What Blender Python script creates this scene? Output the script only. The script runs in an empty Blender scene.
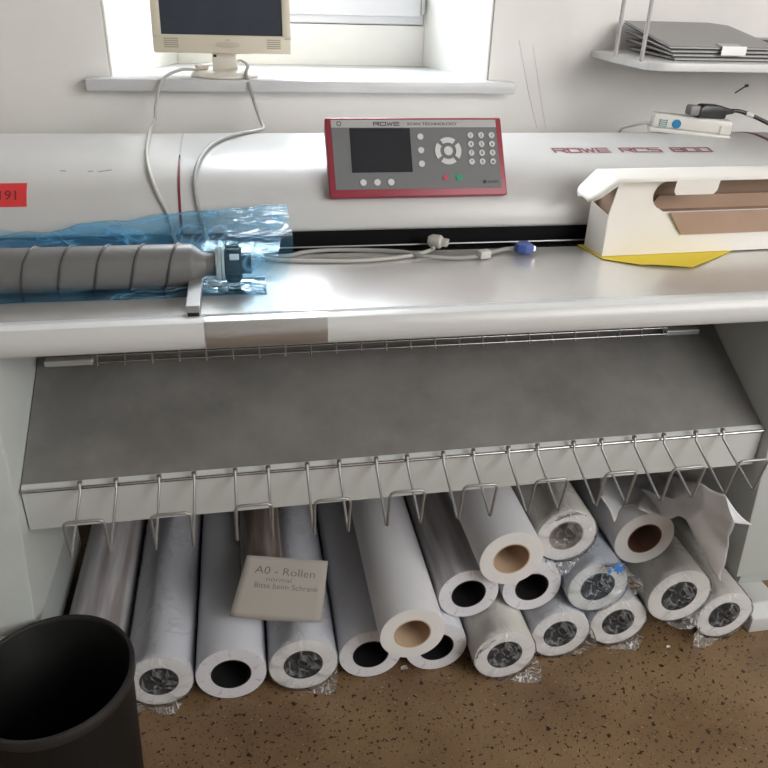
import bpy, bmesh, math, random
from mathutils import Vector, Matrix, noise
import numpy as np
random.seed(7)
PI = math.pi
SC = bpy.context.scene
COL = SC.collection

# ------------------------------------------------------------------ camera
F = 755.0
def _cs(px, py):
    v = Vector((px - 384.0, -(py - 384.0), -F)); v.normalize(); return v
Zc = -_cs(337, 1784)
Xc = _cs(4800, 125); Xc = (Xc - Zc * Xc.dot(Zc)).normalized()
Yc = Zc.cross(Xc)
WM = Matrix((Xc, Yc, Zc))                      # camera axes -> world axes
EYE = Vector((0, 0, 1.45))
cam_d = bpy.data.cameras.new('camera'); cam = bpy.data.objects.new('camera', cam_d); COL.objects.link(cam)
cam_d.sensor_width = 36.0; cam_d.lens = F / 768 * 36.0; cam_d.clip_start = 0.02
cam.matrix_world = Matrix.Translation(EYE) @ WM.to_4x4()
SC.camera = cam
def at(px, py, z=None, y=None, x=None):
    """the point of a real plane that a pixel of the photograph looks at"""
    d = WM @ _cs(px, py)
    t = (z - EYE.z) / d.z if z is not None else (y / d.y if y is not None else x / d.x)
    return EYE + d * t

# ------------------------------------------------------------------ world, lights, exposure
w = bpy.data.worlds.new('world'); SC.world = w; w.use_nodes = True
w.node_tree.nodes['Background'].inputs[0].default_value = (0.80, 0.90, 1.0, 1)
w.node_tree.nodes['Background'].inputs[1].default_value = 9.0
SC.view_settings.view_transform = 'Standard'; SC.view_settings.look = 'None'
SC.view_settings.exposure = 0.0; SC.view_settings.gamma = 1.0
SC.view_settings.use_curve_mapping = False
def area(name, loc, target, sx, sy, power, color):
    l = bpy.data.lights.new(name, 'AREA'); l.shape = 'RECTANGLE'; l.size = sx; l.size_y = sy
    l.energy = power; l.color = color
    o = bpy.data.objects.new(name, l); COL.objects.link(o); o.location = loc
    o.rotation_euler = (Vector(target) - Vector(loc)).to_track_quat('-Z', 'Y').to_euler()
    return o
area('daylight_window', (0.15, 3.5, 2.7), (0.2, 2.3, 1.6), 2.6, 1.8, 360, (0.93, 0.97, 1.0))
area('room_fill', (2.3, -1.3, 2.25), (0.3, 1.8, 1.15), 2.2, 1.6, 98, (1.0, 0.985, 0.965))  # added soft fill from the room side, no window stands there

# ------------------------------------------------------------------ materials
MATS = {}
def mat(name, col, rough=0.5, metal=0.0, spec=0.5, var=0.0, vscale=8.0, bump=0.0, bscale=60.0, col2=None, coat=0.0):
    if name in MATS: return MATS[name]
    m = bpy.data.materials.new(name); m.use_nodes = True; nt = m.node_tree; N = nt.nodes; L = nt.links
    b = N['Principled BSDF']
    b.inputs['Base Color'].default_value = (*col, 1); b.inputs['Roughness'].default_value = rough
    b.inputs['Metallic'].default_value = metal; b.inputs['Specular IOR Level'].default_value = spec
    b.inputs['Coat Weight'].default_value = coat
    tc = N.new('ShaderNodeTexCoord')
    if var > 0 or col2:
        n = N.new('ShaderNodeTexNoise'); n.inputs['Scale'].default_value = vscale; n.inputs['Detail'].default_value = 6
        n.inputs['Roughness'].default_value = 0.62
        L.new(tc.outputs['Object'], n.inputs['Vector'])
        r = N.new('ShaderNodeValToRGB'); r.color_ramp.elements[0].position = 0.35; r.color_ramp.elements[1].position = 0.68
        c2 = col2 or tuple(c * (1 - var) for c in col)
        r.color_ramp.elements[0].color = (*c2, 1); r.color_ramp.elements[1].color = (*col, 1)
        L.new(n.outputs['Fac'], r.inputs['Fac']); L.new(r.outputs['Color'], b.inputs['Base Color'])
    if bump > 0:
        n = N.new('ShaderNodeTexNoise'); n.inputs['Scale'].default_value = bscale; n.inputs['Detail'].default_value = 4
        L.new(tc.outputs['Object'], n.inputs['Vector'])
        bp = N.new('ShaderNodeBump'); bp.inputs['Strength'].default_value = bump; bp.inputs['Distance'].default_value = 0.004
        L.new(n.outputs['Fac'], bp.inputs['Height']); L.new(bp.outputs['Normal'], b.inputs['Normal'])
    MATS[name] = m
    return m

def film(name, tint, alpha, rough=0.18, scale=40.0, gloss=0.35, milky=(0.75, 0.78, 0.8), stain=None, stretch=(1, .45, 1)):
    """thin plastic film: see-through, with milky creases and glossy streaks"""
    m = bpy.data.materials.new(name); m.use_nodes = True; nt = m.node_tree; N = nt.nodes; L = nt.links
    N.remove(N['Principled BSDF'])
    out = N['Material Output']
    tr = N.new('ShaderNodeBsdfTransparent'); tr.inputs[0].default_value = (*tint, 1)
    df = N.new('ShaderNodeBsdfPrincipled'); df.inputs['Base Color'].default_value = (*milky, 1)
    df.inputs['Roughness'].default_value = rough; df.inputs['Specular IOR Level'].default_value = 0.9
    df.inputs['Subsurface Weight'].default_value = 0.0
    gl = N.new('ShaderNodeBsdfGlossy'); gl.inputs['Roughness'].default_value = rough * 0.7
    tc = N.new('ShaderNodeTexCoord')
    mp = N.new('ShaderNodeMapping'); mp.inputs['Scale'].default_value = stretch
    L.new(tc.outputs['Object'], mp.inputs['Vector'])
    n = N.new('ShaderNodeTexNoise'); n.inputs['Scale'].default_value = scale; n.inputs['Detail'].default_value = 2.5
    n.inputs['Distortion'].default_value = 1.6
    L.new(mp.outputs['Vector'], n.inputs['Vector'])
    # creases: thin ridges where the noise crosses its middle value
    a1 = N.new('ShaderNodeMath'); a1.operation = 'SUBTRACT'; a1.inputs[1].default_value = 0.5; L.new(n.outputs['Fac'], a1.inputs[0])
    a2 = N.new('ShaderNodeMath'); a2.operation = 'ABSOLUTE'; L.new(a1.outputs[0], a2.inputs[0])
    r = N.new('ShaderNodeMapRange'); r.inputs['From Min'].default_value = 0.0; r.inputs['From Max'].default_value = 0.030
    r.inputs['To Min'].default_value = min(1, alpha * 3.0); r.inputs['To Max'].default_value = alpha * 0.55
    L.new(a2.outputs[0], r.inputs['Value'])
    mh = N.new('ShaderNodeMath'); mh.operation = 'MINIMUM'; mh.inputs[1].default_value = 0.10; L.new(a2.outputs[0], mh.inputs[0])
    mk = N.new('ShaderNodeMath'); mk.operation = 'MULTIPLY'; mk.inputs[1].default_value = -4.0; L.new(mh.outputs[0], mk.inputs[0])
    bp = N.new('ShaderNodeBump'); bp.inputs['Strength'].default_value = 0.55; bp.inputs['Distance'].default_value = 0.006
    L.new(mk.outputs[0], bp.inputs['Height'])
    for s in (df, gl): L.new(bp.outputs['Normal'], s.inputs['Normal'])
    if stain:
        n2 = N.new('ShaderNodeTexNoise'); n2.inputs['Scale'].default_value = 28; n2.inputs['Detail'].default_value = 3
        L.new(tc.outputs['Object'], n2.inputs['Vector'])
        r2 = N.new('ShaderNodeValToRGB'); r2.color_ramp.elements[0].position = 0.60; r2.color_ramp.elements[1].position = 0.64
        r2.color_ramp.elements[0].color = (*milky, 1); r2.color_ramp.elements[1].color = (*stain, 1)
        L.new(n2.outputs['Fac'], r2.inputs['Fac']); L.new(r2.outputs['Color'], df.inputs['Base Color'])
    m1 = N.new('ShaderNodeMixShader'); L.new(r.outputs['Result'], m1.inputs['Fac']); L.new(tr.outputs[0], m1.inputs[1]); L.new(df.outputs[0], m1.inputs[2])
    lw = N.new('ShaderNodeLayerWeight'); lw.inputs['Blend'].default_value = gloss
    m2 = N.new('ShaderNodeMixShader'); L.new(lw.outputs['Fresnel'], m2.inputs['Fac']); L.new(m1.outputs[0], m2.inputs[1]); L.new(gl.outputs[0], m2.inputs[2])
    L.new(m2.outputs[0], out.inputs['Surface'])
    return m

def floor_mat():
    m = bpy.data.materials.new('speckled_floor'); m.use_nodes = True; nt = m.node_tree; N = nt.nodes; L = nt.links
    b = N['Principled BSDF']; b.inputs['Roughness'].default_value = 0.42
    tc = N.new('ShaderNodeTexCoord')
    n = N.new('ShaderNodeTexNoise'); n.inputs['Scale'].default_value = 5; n.inputs['Detail'].default_value = 8
    L.new(tc.outputs['Object'], n.inputs['Vector'])
    r = N.new('ShaderNodeValToRGB'); r.color_ramp.elements[0].position = 0.3; r.color_ramp.elements[1].position = 0.7
    r.color_ramp.elements[0].color = (0.155, 0.092, 0.046, 1); r.color_ramp.elements[1].color = (0.255, 0.163, 0.086, 1)
    L.new(n.outputs['Fac'], r.inputs['Fac'])
    cur = r.outputs['Color']
    for sc, lo, hi, c, thr in ((80, 0.64, 0.66, (0.020, 0.011, 0.007), 0), (170, 0.645, 0.675, (0.04, 0.022, 0.014), 0), (150, 0.70, 0.73, (0.42, 0.33, 0.22), 0)):
        n2 = N.new('ShaderNodeTexNoise'); n2.inputs['Scale'].default_value = sc; n2.inputs['Detail'].default_value = 1.5
        mp = N.new('ShaderNodeMapping'); mp.inputs['Location'].default_value = (sc, sc * 2, 3)
        L.new(tc.outputs['Object'], mp.inputs['Vector']); L.new(mp.outputs['Vector'], n2.inputs['Vector'])
        mr = N.new('ShaderNodeMapRange'); mr.inputs['From Min'].default_value = lo; mr.inputs['From Max'].default_value = hi
        L.new(n2.outputs['Fac'], mr.inputs['Value'])
        mx = N.new('ShaderNodeMixRGB'); mx.inputs['Color2'].default_value = (*c, 1)
        L.new(mr.outputs['Result'], mx.inputs['Fac']); L.new(cur, mx.inputs['Color1']); cur = mx.outputs['Color']
    L.new(cur, b.inputs['Base Color'])
    return m

M_wall = mat('wall_plaster', (0.84, 0.825, 0.80), 0.9, var=0.10, vscale=2.2, bump=0.18, bscale=14)
M_reveal = mat('reveal_plaster', (0.80, 0.79, 0.75), 0.85, var=0.08, vscale=3, bump=0.2, bscale=12)
M_sill = mat('sill_board', (0.60, 0.61, 0.62), 0.32, var=0.12, vscale=5)
M_winframe = mat('window_paint', (0.70, 0.71, 0.73), 0.4)
M_metal = mat('brushed_steel', (0.55, 0.55, 0.55), 0.35, 0.9)
M_ceil = mat('ceiling_paint', (0.75, 0.74, 0.72), 0.9)
M_floor = floor_mat()
M_house = mat('housing_paint', (0.53, 0.53, 0.525), 0.30, var=0.05, vscale=3)
M_house2 = mat('end_cap_paint', (0.53, 0.525, 0.51), 0.36, var=0.06, vscale=3)
M_redtrim = mat('dark_red_trim', (0.16, 0.018, 0.03), 0.4)
M_black = mat('black_plastic', (0.012, 0.012, 0.013), 0.4)
M_slot = mat('slot_black', (0.006, 0.006, 0.007), 0.6, spec=0.08)
M_table = mat('feed_table_metal', (0.74, 0.73, 0.715), 0.27, 0.6, var=0.10, vscale=4)
M_lip = mat('lip_paint', (0.56, 0.565, 0.56), 0.30)
M_insert = mat('insert_steel', (0.50, 0.49, 0.48), 0.28, 0.8)
M_body = mat('lower_body', (0.16, 0.16, 0.16), 0.6)
M_leg = mat('stand_paint', (0.46, 0.49, 0.475), 0.5, var=0.05, vscale=3)
M_tray = mat('tray_metal', (0.275, 0.27, 0.26), 0.45, 0.35, col2=(0.20, 0.195, 0.187), vscale=7.5)
M_board = mat('board_paint', (0.50, 0.515, 0.50), 0.5)
M_wire = mat('chrome_wire', (0.48, 0.48, 0.48), 0.25, 1.0)
M_wired = mat('dull_wire', (0.36, 0.36, 0.355), 0.40, 0.75)

# ------------------------------------------------------------------ mesh helpers
class MB:
    def __init__(s): s.bm = bmesh.new()
    def box(s, x0, x1, y0, y1, z0, z1, bev=0.0, seg=2, M=None):
        t = bmesh.new(); bmesh.ops.create_cube(t, size=1)
        for v in t.verts:
            v.co = Vector(((x0 + x1) / 2 + v.co.x * (x1 - x0), (y0 + y1) / 2 + v.co.y * (y1 - y0), (z0 + z1) / 2 + v.co.z * (z1 - z0)))
        if bev > 0: bmesh.ops.bevel(t, geom=t.edges[:], offset=bev, segments=seg, affect='EDGES', profile=0.5)
        s._add(t, M); return s
    def _add(s, t, M=None):
        if M is not None: bmesh.ops.transform(t, matrix=M, verts=t.verts)
        me = bpy.data.meshes.new('t'); t.to_mesh(me); t.free(); s.bm.from_mesh(me); bpy.data.meshes.remove(me)
    def prism(s, pts, p0, axis_u, axis_v, ext, bev=0.0):
        """polygon pts (u,v) in the plane p0+u*U+v*V, extruded by vector ext"""
        t = bmesh.new(); p0 = Vector(p0); U = Vector(axis_u); V = Vector(axis_v); E = Vector(ext)
        a = [t.verts.new(p0 + U * u + V * v) for u, v in pts]; b = [t.verts.new(x.co + E) for x in a]
        n = len(a); t.faces.new(a[::-1]); t.faces.new(b)
        for i in range(n): t.faces.new((a[i], a[(i + 1) % n], b[(i + 1) % n], b[i]))
        bmesh.ops.recalc_face_normals(t, faces=t.faces)
        if bev > 0: bmesh.ops.bevel(t, geom=t.edges[:], offset=bev, segments=2, affect='EDGES', profile=0.5)
        s._add(t); return s
    def tube(s, pts, r, n=8, smooth=0, taper=None):
        pts = [Vector(p) for p in pts]
        if smooth: pts = catmull(pts, smooth)
        t = bmesh.new(); prev = None; rings = []
        up = None
        for i, p in enumerate(pts):
            d = (pts[min(i + 1, len(pts) - 1)] - pts[max(i - 1, 0)])
            if d.length < 1e-9: d = Vector((0, 0, 1))
            d.normalize()
            if up is None:
                up = Vector((0, 0, 1)) if abs(d.z) < 0.9 else Vector((1, 0, 0))
            up = (up - d * up.dot(d)).normalized(); sd = d.cross(up)
            rr = r if taper is None else taper(i / (len(pts) - 1))
            rings.append([t.verts.new(p + (up * math.cos(2 * PI * k / n) + sd * math.sin(2 * PI * k / n)) * rr) for k in range(n)])
        for a, b in zip(rings, rings[1:]):
            for k in range(n): t.faces.new((a[k], a[(k + 1) % n], b[(k + 1) % n], b[k]))
        t.faces.new(rings[0][::-1]); t.faces.new(rings[-1])
        bmesh.ops.recalc_face_normals(t, faces=t.faces)
        s._add(t); return s
    def lathe(s, prof, c=(0, 0, 0), axis='Z', n=48, M=None, close=False, a0=0, a1=2 * PI):
        """prof: (r, h) pairs about axis through c"""
        t = bmesh.new(); c = Vector(c); rings = []
        full = abs(a1 - a0 - 2 * PI) < 1e-6
        for k in range(n if full else n + 1):
            a = a0 + (a1 - a0) * k / n; row = []
            for r, h in prof:
                if axis == 'Z': v = Vector((r * math.cos(a), r * math.sin(a), h))
                elif axis == 'Y': v = Vector((r * math.cos(a), h, r * math.sin(a)))
                else: v = Vector((h, r * math.cos(a), r * math.sin(a)))
                row.append(t.verts.new(c + v))
            rings.append(row)
        m = len(prof); K = len(rings)
        for k in range(K if full else K - 1):
            A = rings[k]; B = rings[(k + 1) % K]
            for i in range(m if close else m - 1):
                j = (i + 1) % m
                t.faces.new((A[i], A[j], B[j], B[i]))
        bmesh.ops.remove_doubles(t, verts=t.verts, dist=1e-6)
        bmesh.ops.recalc_face_normals(t, faces=t.faces)
        s._add(t, M); return s
    def grid(s, rows, closed=False):
        t = bmesh.new(); R = [[t.verts.new(Vector(p)) for p in r] for r in rows]
        for a, b in zip(R, R[1:]):
            m = len(a)
            for k in range(m if closed else m - 1): t.faces.new((a[k], a[(k + 1) % m], b[(k + 1) % m], b[k]))
        s._add(t); return s
    def xform(s, M): bmesh.ops.transform(s.bm, matrix=M, verts=s.bm.verts); return s
    def build(s, name, m, parent=None, smooth=0.0, local=False):
        me = bpy.data.meshes.new(name)
        L = Vector((0, 0, 0))
        if parent is not None and not local:
            p = parent; L = Vector((0, 0, 0))
            while p is not None: L += p.location; p = p.parent
            for v in s.bm.verts: v.co -= L
        s.bm.to_mesh(me); s.bm.free()
        for x in (m if isinstance(m, (list, tuple)) else [m]): me.materials.append(x)
        if smooth:
            me.polygons.foreach_set('use_smooth', [True] * len(me.polygons))
            try: me.set_sharp_from_angle(angle=math.radians(smooth))
            except Exception: pass
        o = bpy.data.objects.new(name, me); COL.objects.link(o)
        if parent is not None: o.parent = parent
        return o
def catmull(P, k):
    out = []
    for i in range(len(P) - 1):
        a = P[max(i - 1, 0)]; b = P[i]; c = P[i + 1]; d = P[min(i + 2, len(P) - 1)]
        for j in range(k):
            t = j / k
            out.append(0.5 * ((2 * b) + (c - a) * t + (2 * a - 5 * b + 4 * c - d) * t * t + (3 * b - a - 3 * c + d) * t ** 3))
    out.append(P[-1]); return out
def tag(o, label=None, cat=None, group=None, kind=None):
    if label: o['label'] = label
    if cat: o['category'] = cat
    if group: o['group'] = group
    if kind: o['kind'] = kind
    return o
def thing(name, label, cat, loc=(0, 0, 0), group=None):
    o = bpy.data.objects.new(name, None); o.empty_display_size = 0.05; COL.objects.link(o); o.location = loc
    return tag(o, label, cat, group)
def struct(o): o['kind'] = 'structure'; return o
def text_verts(body, sx=1.0, bold=0.0, align='LEFT'):
    """flat text outline as (verts, faces), cap height about 0.7"""
    c = bpy.data.curves.new('t', 'FONT'); c.body = body; c.size = 1; c.align_x = align; c.offset = bold; c.resolution_u = 3
    o = bpy.data.objects.new('t', c); COL.objects.link(o)
    dg = bpy.context.evaluated_depsgraph_get(); me = bpy.data.meshes.new_from_object(o.evaluated_get(dg))
    V = [(v.co.x * sx, v.co.y) for v in me.vertices]; Fc = [list(p.vertices) for p in me.polygons]
    bpy.data.objects.remove(o); bpy.data.curves.remove(c); bpy.data.meshes.remove(me)
    return V, Fc
def text_mb(mb, body, fn, size, sx=1.0, bold=0.0, align='LEFT', sub=0):
    V, Fc = text_verts(body, sx, bold, align)
    t = bmesh.new(); vs = [t.verts.new(Vector((x * size, y * size, 0))) for x, y in V]
    for f in Fc:
        try: t.faces.new([vs[i] for i in f])
        except Exception: pass
    if sub:
        bmesh.ops.subdivide_edges(t, edges=t.edges[:], cuts=sub)
        bmesh.ops.triangulate(t, faces=t.faces[:])
    for v in t.verts: v.co = fn(v.co.x, v.co.y)
    mb._add(t); return mb
def circ(r, n=20, cx=0, cy=0, a0=0, a1=2 * PI):
    return [(cx + r * math.cos(a0 + (a1 - a0) * k / n), cy + r * math.sin(a0 + (a1 - a0) * k / n)) for k in range(n + (0 if a1 - a0 > 6.2 else 1))]

# ------------------------------------------------------------------ the room
WY = 2.06            # wall face
SZ = 1.217           # sill top
WB = 2.40            # window plane
XL0, XR0, XL1, XR1 = -0.305, 0.655, -0.165, 0.555
struct(MB().box(-2.4, 3.4, -3.0, 2.7, -0.1, 0.0).build('floor', M_floor))
struct(MB().box(-2.4, 3.4, -3.0, 2.7, 2.8, 2.9).build('ceiling', M_ceil))
b = MB()
b.prism([(-2.4, WY), (XL0, WY), (XL1, WB), (XL1, 2.6), (-2.4, 2.6)], (0, 0, 0), (1, 0, 0), (0, 1, 0), (0, 0, 2.8))
b.prism([(3.4, WY), (XR0, WY), (XR1, WB), (XR1, 2.6), (3.4, 2.6)], (0, 0, 0), (1, 0, 0), (0, 1, 0), (0, 0, 2.8))
b.prism([(XL0, WY), (XR0, WY), (XR1, WB), (XL1, WB)], (0, 0, 0), (1, 0, 0), (0, 1, 0), (0, 0, SZ - 0.025))
b.prism([(XL1, WB - 0.0), (XR1, WB - 0.0), (XR1, 2.6), (XL1, 2.6)], (0, 0, 0), (1, 0, 0), (0, 1, 0), (0, 0, 1.325))
b.prism([(XL0, WY), (XR0, WY), (XR1, WB), (XR1, 2.6), (XL1, 2.6), (XL1, WB)], (0, 0, 2.5), (1, 0, 0), (0, 1, 0), (0, 0, 0.3))
wall = struct(b.build('wall_back', M_wall))
# slightly creamier plaster of the window recess: reveals and parapet facing
b = MB(); e = 0.004
b.prism([(XL0 + .003, WY + .002), (XL0 + .003 + e, WY + .002), (XL1 + e, WB), (XL1, WB)], (0, 0, SZ), (1, 0, 0), (0, 1, 0), (0, 0, 2.5 - SZ))
b.prism([(XR0 - .003, WY + .002), (XR0 - .003 - e, WY + .002), (XR1 - e, WB), (XR1, WB)], (0, 0, SZ), (1, 0, 0), (0, 1, 0), (0, 0, 2.5 - SZ))
b.box(XL1 + e, XR1 - e, WB - e, WB, SZ, 1.325)
struct(b.build('trim_1', M_reveal))
for nm, bx in (('wall_left', (-2.5, -2.4, -3, 2.7)), ('wall_right', (3.4, 3.5, -3, 2.7)), ('wall_front', (-2.5, 3.5, -3.1, -3.0))):
    struct(MB().box(*bx, 0, 2.8).build(nm, M_wall))
# pencil line marks and a scuff on the wall
b = MB()
b.tube([at(519, 40, y=WY - .0005), at(528, 90, y=WY - .0005), at(537, 128, y=WY - .0005)], 0.0006, 5)
b.tube([at(533, 45, y=WY - .0005), at(541, 100, y=WY - .0005), at(546, 129, y=WY - .0005)], 0.0005, 5)
b.build('pencil_lines', mat('pencil_grey', (0.58, 0.56, 0.54), 0.9), wall)
b = MB()
p = at(735, 93, y=WY - .0005); q = at(746, 86, y=WY - .0005)
b.tube([p, (p + q) / 2, q], 0.0022, 6); b.tube([q - Vector((.004, 0, 0)), q + Vector((.006, 0, 0.001))], 0.004, 6)
b.build('wall_scuff', mat('scuff_dark', (0.10, 0.09, 0.09), 0.9), wall)

# window: frame, sash, hinge, glass, sill
win = thing('window_1', None, None, (0.2, WB, SZ)); struct(win)
fb = MB(); y0, y1 = WB + 0.005, WB + 0.07
x0, x1, z0, z1 = XL1 + e, XR1 - e, 1.327, 2.5
fb.box(x0, x1, y0, y1, z0, z0 + .028, .003); fb.box(x0, x1, y0, y1, z1 - .04, z1, .003)
fb.box(x0 + .001, x0 + .03, y0 + .001, y1 - .001, z0 + .02, z1 - .03, .003); fb.box(x1 - .03, x1 - .001, y0 + .001, y1 - .001, z0 + .02, z1 - .03, .003)
fb.build('window_frame', M_winframe, win)
sb = MB(); y0, y1 = WB - 0.012, WB + 0.05
sx0, sx1, sz0, sz1 = x0 + .012, x1 - .012, z0 + .022, z1 - .025
for bx in ((sx0, sx1, sz0, sz0 + .06, 0), (sx0, sx1, sz1 - .06, sz1, 0), (sx0 + .001, sx0 + .055, sz0 + .05, sz1 - .05, .001), (sx1 - .055, sx1 - .001, sz0 + .05, sz1 - .05, .001), (.165, .225, sz0 + .05, sz1 - .05, .001)):
    sb.box(bx[0], bx[1], y0 + bx[4], y1 - bx[4], bx[2], bx[3], .004)
sb.build('sash', M_winframe, win)
MB().tube([(sx1 + .004, WB - .016, sz0 + .01), (sx1 + .004, WB - .016, sz0 + .10)], .006, 10).build('hinge', M_metal, win, 40)
gm = bpy.data.materials.new('window_glass'); gm.use_nodes = True; N = gm.node_tree.nodes; L = gm.node_tree.links
N.remove(N['Principled BSDF']); tr = N.new('ShaderNodeBsdfTransparent'); gl = N.new('ShaderNodeBsdfGlossy'); gl.inputs['Roughness'].default_value = 0.02
mx = N.new('ShaderNodeMixShader'); mx.inputs['Fac'].default_value = 0.06
L.new(tr.outputs[0], mx.inputs[1]); L.new(gl.outputs[0], mx.inputs[2]); L.new(mx.outputs[0], N['Material Output'].inputs[0])
MB().box(sx0 + .05, sx1 - .05, WB + .016, WB + .022, sz0 + .055, sz1 - .055).build('pane', gm, win)
b = MB()
b.prism([(XL0 - .05, WY - .05), (XR0 + .06, WY - .05), (XR0 + .06, WY), (XR0, WY), (XR1, WB - e), (XL1, WB - e), (XL0, WY), (XL0 - .05, WY)], (0, 0, SZ - .028), (1, 0, 0), (0, 1, 0), (0, 0, .028), .003)
b.build('window_sill', M_sill, win, 40)

# ------------------------------------------------------------------ stand
LX, RX = -0.392, 0.968     # inner faces of the legs
st = thing('scanner_stand', 'pale grey metal stand with sloping dark catch tray and wire fingers carrying the scanner', 'stand', (0.29, 1.3, 0))
for sgn, xi in ((-1, LX), (1, RX)):
    xa, xb = (xi - .40, xi) if sgn < 0 else (xi, xi + .40); zb = .440 if sgn < 0 else .365
    b = MB()
    b.prism([(1.022 if sgn < 0 else 1.045, zb), (1.070, .66), (1.088, .925), (1.75, .925), (1.75, zb)], (xa, 0, 0), (0, 1, 0), (0, 0, 1), (xb - xa, 0, 0), .004)
    ca, cb = (xa + .02, -.484) if sgn < 0 else (1.216, xb - .004)
    leg = b.build('leg', M_leg, st, 40)
    MB().box(ca, cb, 1.30, 1.70, .076, zb + .001, .006).build('column', M_leg, leg, 40)
    fx0, fx1 = (xa - .0, xa + .09) if sgn < 0 else (1.205, 1.29)
    MB().prism([(1.205, 0), (1.205, .045), (1.235, .075), (1.95, .075), (1.95, 0)], (fx0, 0, 0), (0, 1, 0), (0, 0, 1), (fx1 - fx0, 0, 0), .004).build('foot', mat('foot_paint', (.55, .56, .55), .5), leg, 40)
TF = (1.10, .694); TB = (1.335, .818)
b = MB()
b.prism([(TF[0], TF[1]), (TB[0], TB[1]), (TB[0], TB[1] - .012), (TF[0], TF[1] - .012)], (LX + .002, 0, 0), (0, 1, 0), (0, 0, 1), (RX - LX - .004, 0, 0))
def slope(mb):                                   # the tray hangs a little lower at its left end
    for v in mb.bm.verts: v.co.z += (v.co.x + .392) * .0085 - .004
    return mb
slope(b).build('catch_tray', M_tray, st)
b = MB()
b.prism([(1.094, .612), (1.094, .690), (1.096, .6945), (1.103, .6985), (1.105, .696), (1.099, .692), (1.099, .612)], (LX + .003, 0, 0), (0, 1, 0), (0, 0, 1), (RX - LX - .006, 0, 0))
slope(b).build('front_board', M_board, st)
MB().box(LX + .002, RX - .002, 1.336, 1.342, .70, .93).build('rear_panel', M_body, st)
MB().box(LX - .30, RX + .30, 1.985, 1.992, .02, .69).build('rear_panel', M_body, st)  # added panel that blocks light from behind, keeps the space round the rolls dark
# front rod with wire fingers
rz = .693; ry = 1.089
slope(MB().tube([(LX + .004, ry, rz), (.3, ry, rz), (RX - .004, ry, rz)], .0028, 10)).build('front_rail', M_wire, st, 60)
tops = [(80, 484), (116, 480), (159, 477), (194, 474), (235, 470), (268, 468), (307, 464), (339, 462), (376, 458), (407, 455), (443, 452), (473, 451), (508, 448), (537, 446), (573, 443), (601, 440), (634, 437), (663, 436), (695, 433), (722, 431)]
for k in range(0, 20, 2):
    xa = at(*tops[k], y=1.087)[0]; xb = at(*tops[k + 1], y=1.087)[0]
    j = random.uniform(-.004, .004)
    P = [(xa, 1.084, .704), (xa, 1.081, .700), (xa, 1.078, .690), (xa - .001, .970 + j, .650), (xa, .966 + j, .652),
         (xa + .0005, .957 + j, .716), (xa + .002, .956 + j, .7225), (xa + .007, .956 + j, .7255),
         (xb - .006, .956 + j, .7255), (xb, .956 + j, .7225), (xb + .0015, .957 + j, .716),
         (xb, .966 + j, .652), (xb, .970 + j, .650), (xb, 1.078, .690), (xb, 1.081, .700), (xb, 1.084, .704)]
    b = MB().tube(P, .0024, 8)
    for xx in (xa, xb): b.lathe([(0, .004), (.0042, .003), (.0042, -.003), (0, -.004)], (xx, 1.086, .704), 'Z', 10)
    slope(b).build('wire_hook', M_wired, st, 60)
# rear rail of the tray
b = MB(); y_, z_ = 1.300, .8235
b.tube([(-.29, y_, z_ + .006), (.845, y_, z_ + .006)], .002, 8); b.tube([(-.29, y_ - .008, z_ - .004), (.845, y_ - .008, z_ - .004)], .002, 8)
for k in range(24):
    xx = -.28 + k * .0485
    b.tube([(xx, y_ - .012, z_ - .010), (xx, y_ + .004, z_ + .012)], .0022, 6)
b.build('rear_rail', M_wire, st, 60)
for xa, xb in ((-.37, -.285), (.84, .915)):
    MB().box(xa, xb, 1.290, 1.310, .815, .827, .003).build('bracket', mat('bracket_grey', (.42, .42, .41), .4, .3), st)

# ------------------------------------------------------------------ scanner
sc = thing('large_format_scanner', 'wide light grey large format scanner with curved lid and red framed control panel', 'scanner', (0.29, 1.5, .93))
SX0, SX1 = -0.95, 1.62
PROF = [(1.475, 1.000), (1.462, 1.002), (1.457, 1.010), (1.462, 1.035), (1.474, 1.062), (1.495, 1.086), (1.525, 1.105), (1.565, 1.119), (1.62, 1.129), (1.68, 1.136), (1.74, 1.138), (1.80, 1.129), (1.88, 1.110), (1.95, 1.085), (1.99, 1.05), (2.0, 1.0), (2.0, .93), (1.56, .93), (1.56, 1.0)]
CUR = catmull([Vector((0, y, z)) for y, z in PROF[1:15]], 6)
CUR = [(v.y, v.z) for v in CUR]
def house_prof(): return [PROF[0]] + CUR + PROF[15:]
SEAM = -0.123; SEAM2 = 1.235
def hz(y):
    best = None
    for (a, b_), (c, d) in zip(CUR, CUR[1:]):
        if min(a, c) - 1e-9 <= y <= max(a, c) + 1e-9 and abs(c - a) > 1e-9:
            z = b_ + (d - b_) * (y - a) / (c - a); best = z if best is None else max(best, z)
    return best if best is not None else 1.0
def on_house(px, py, off=0.0):
    """where a ray meets the housing skin"""
    d = WM @ _cs(px, py)
    t = 1.40 / d.y
    for _ in range(1600):
        p = EYE + d * t
        # inside test: between front skin and top skin
        if p.y > 1.457 and p.z < hz(max(p.y, 1.4575)):
            if p.y > 1.53 or p.z < hz(p.y): break
        t += .0006
    p = EYE + d * t
    return p + Vector((0, -.6, .8)) * off
hp = house_prof()
b = MB().prism(hp, (SEAM + .003, 0, 0), (0, 1, 0), (0, 0, 1), (SEAM2 - SEAM - .006, 0, 0)); lid = b.build('housing', M_house, sc, 30)
b = MB().prism(hp, (SX0, 0, 0), (0, 1, 0), (0, 0, 1), (SEAM - SX0, 0, 0)); b.build('end_cap', M_house2, sc, 30)
b = MB().prism(hp, (SEAM2 + .008, 0, 0), (0, 1, 0), (0, 0, 1), (SX1 - SEAM2 - .008, 0, 0)); b.build('end_cap', M_house2, sc, 30)
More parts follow.
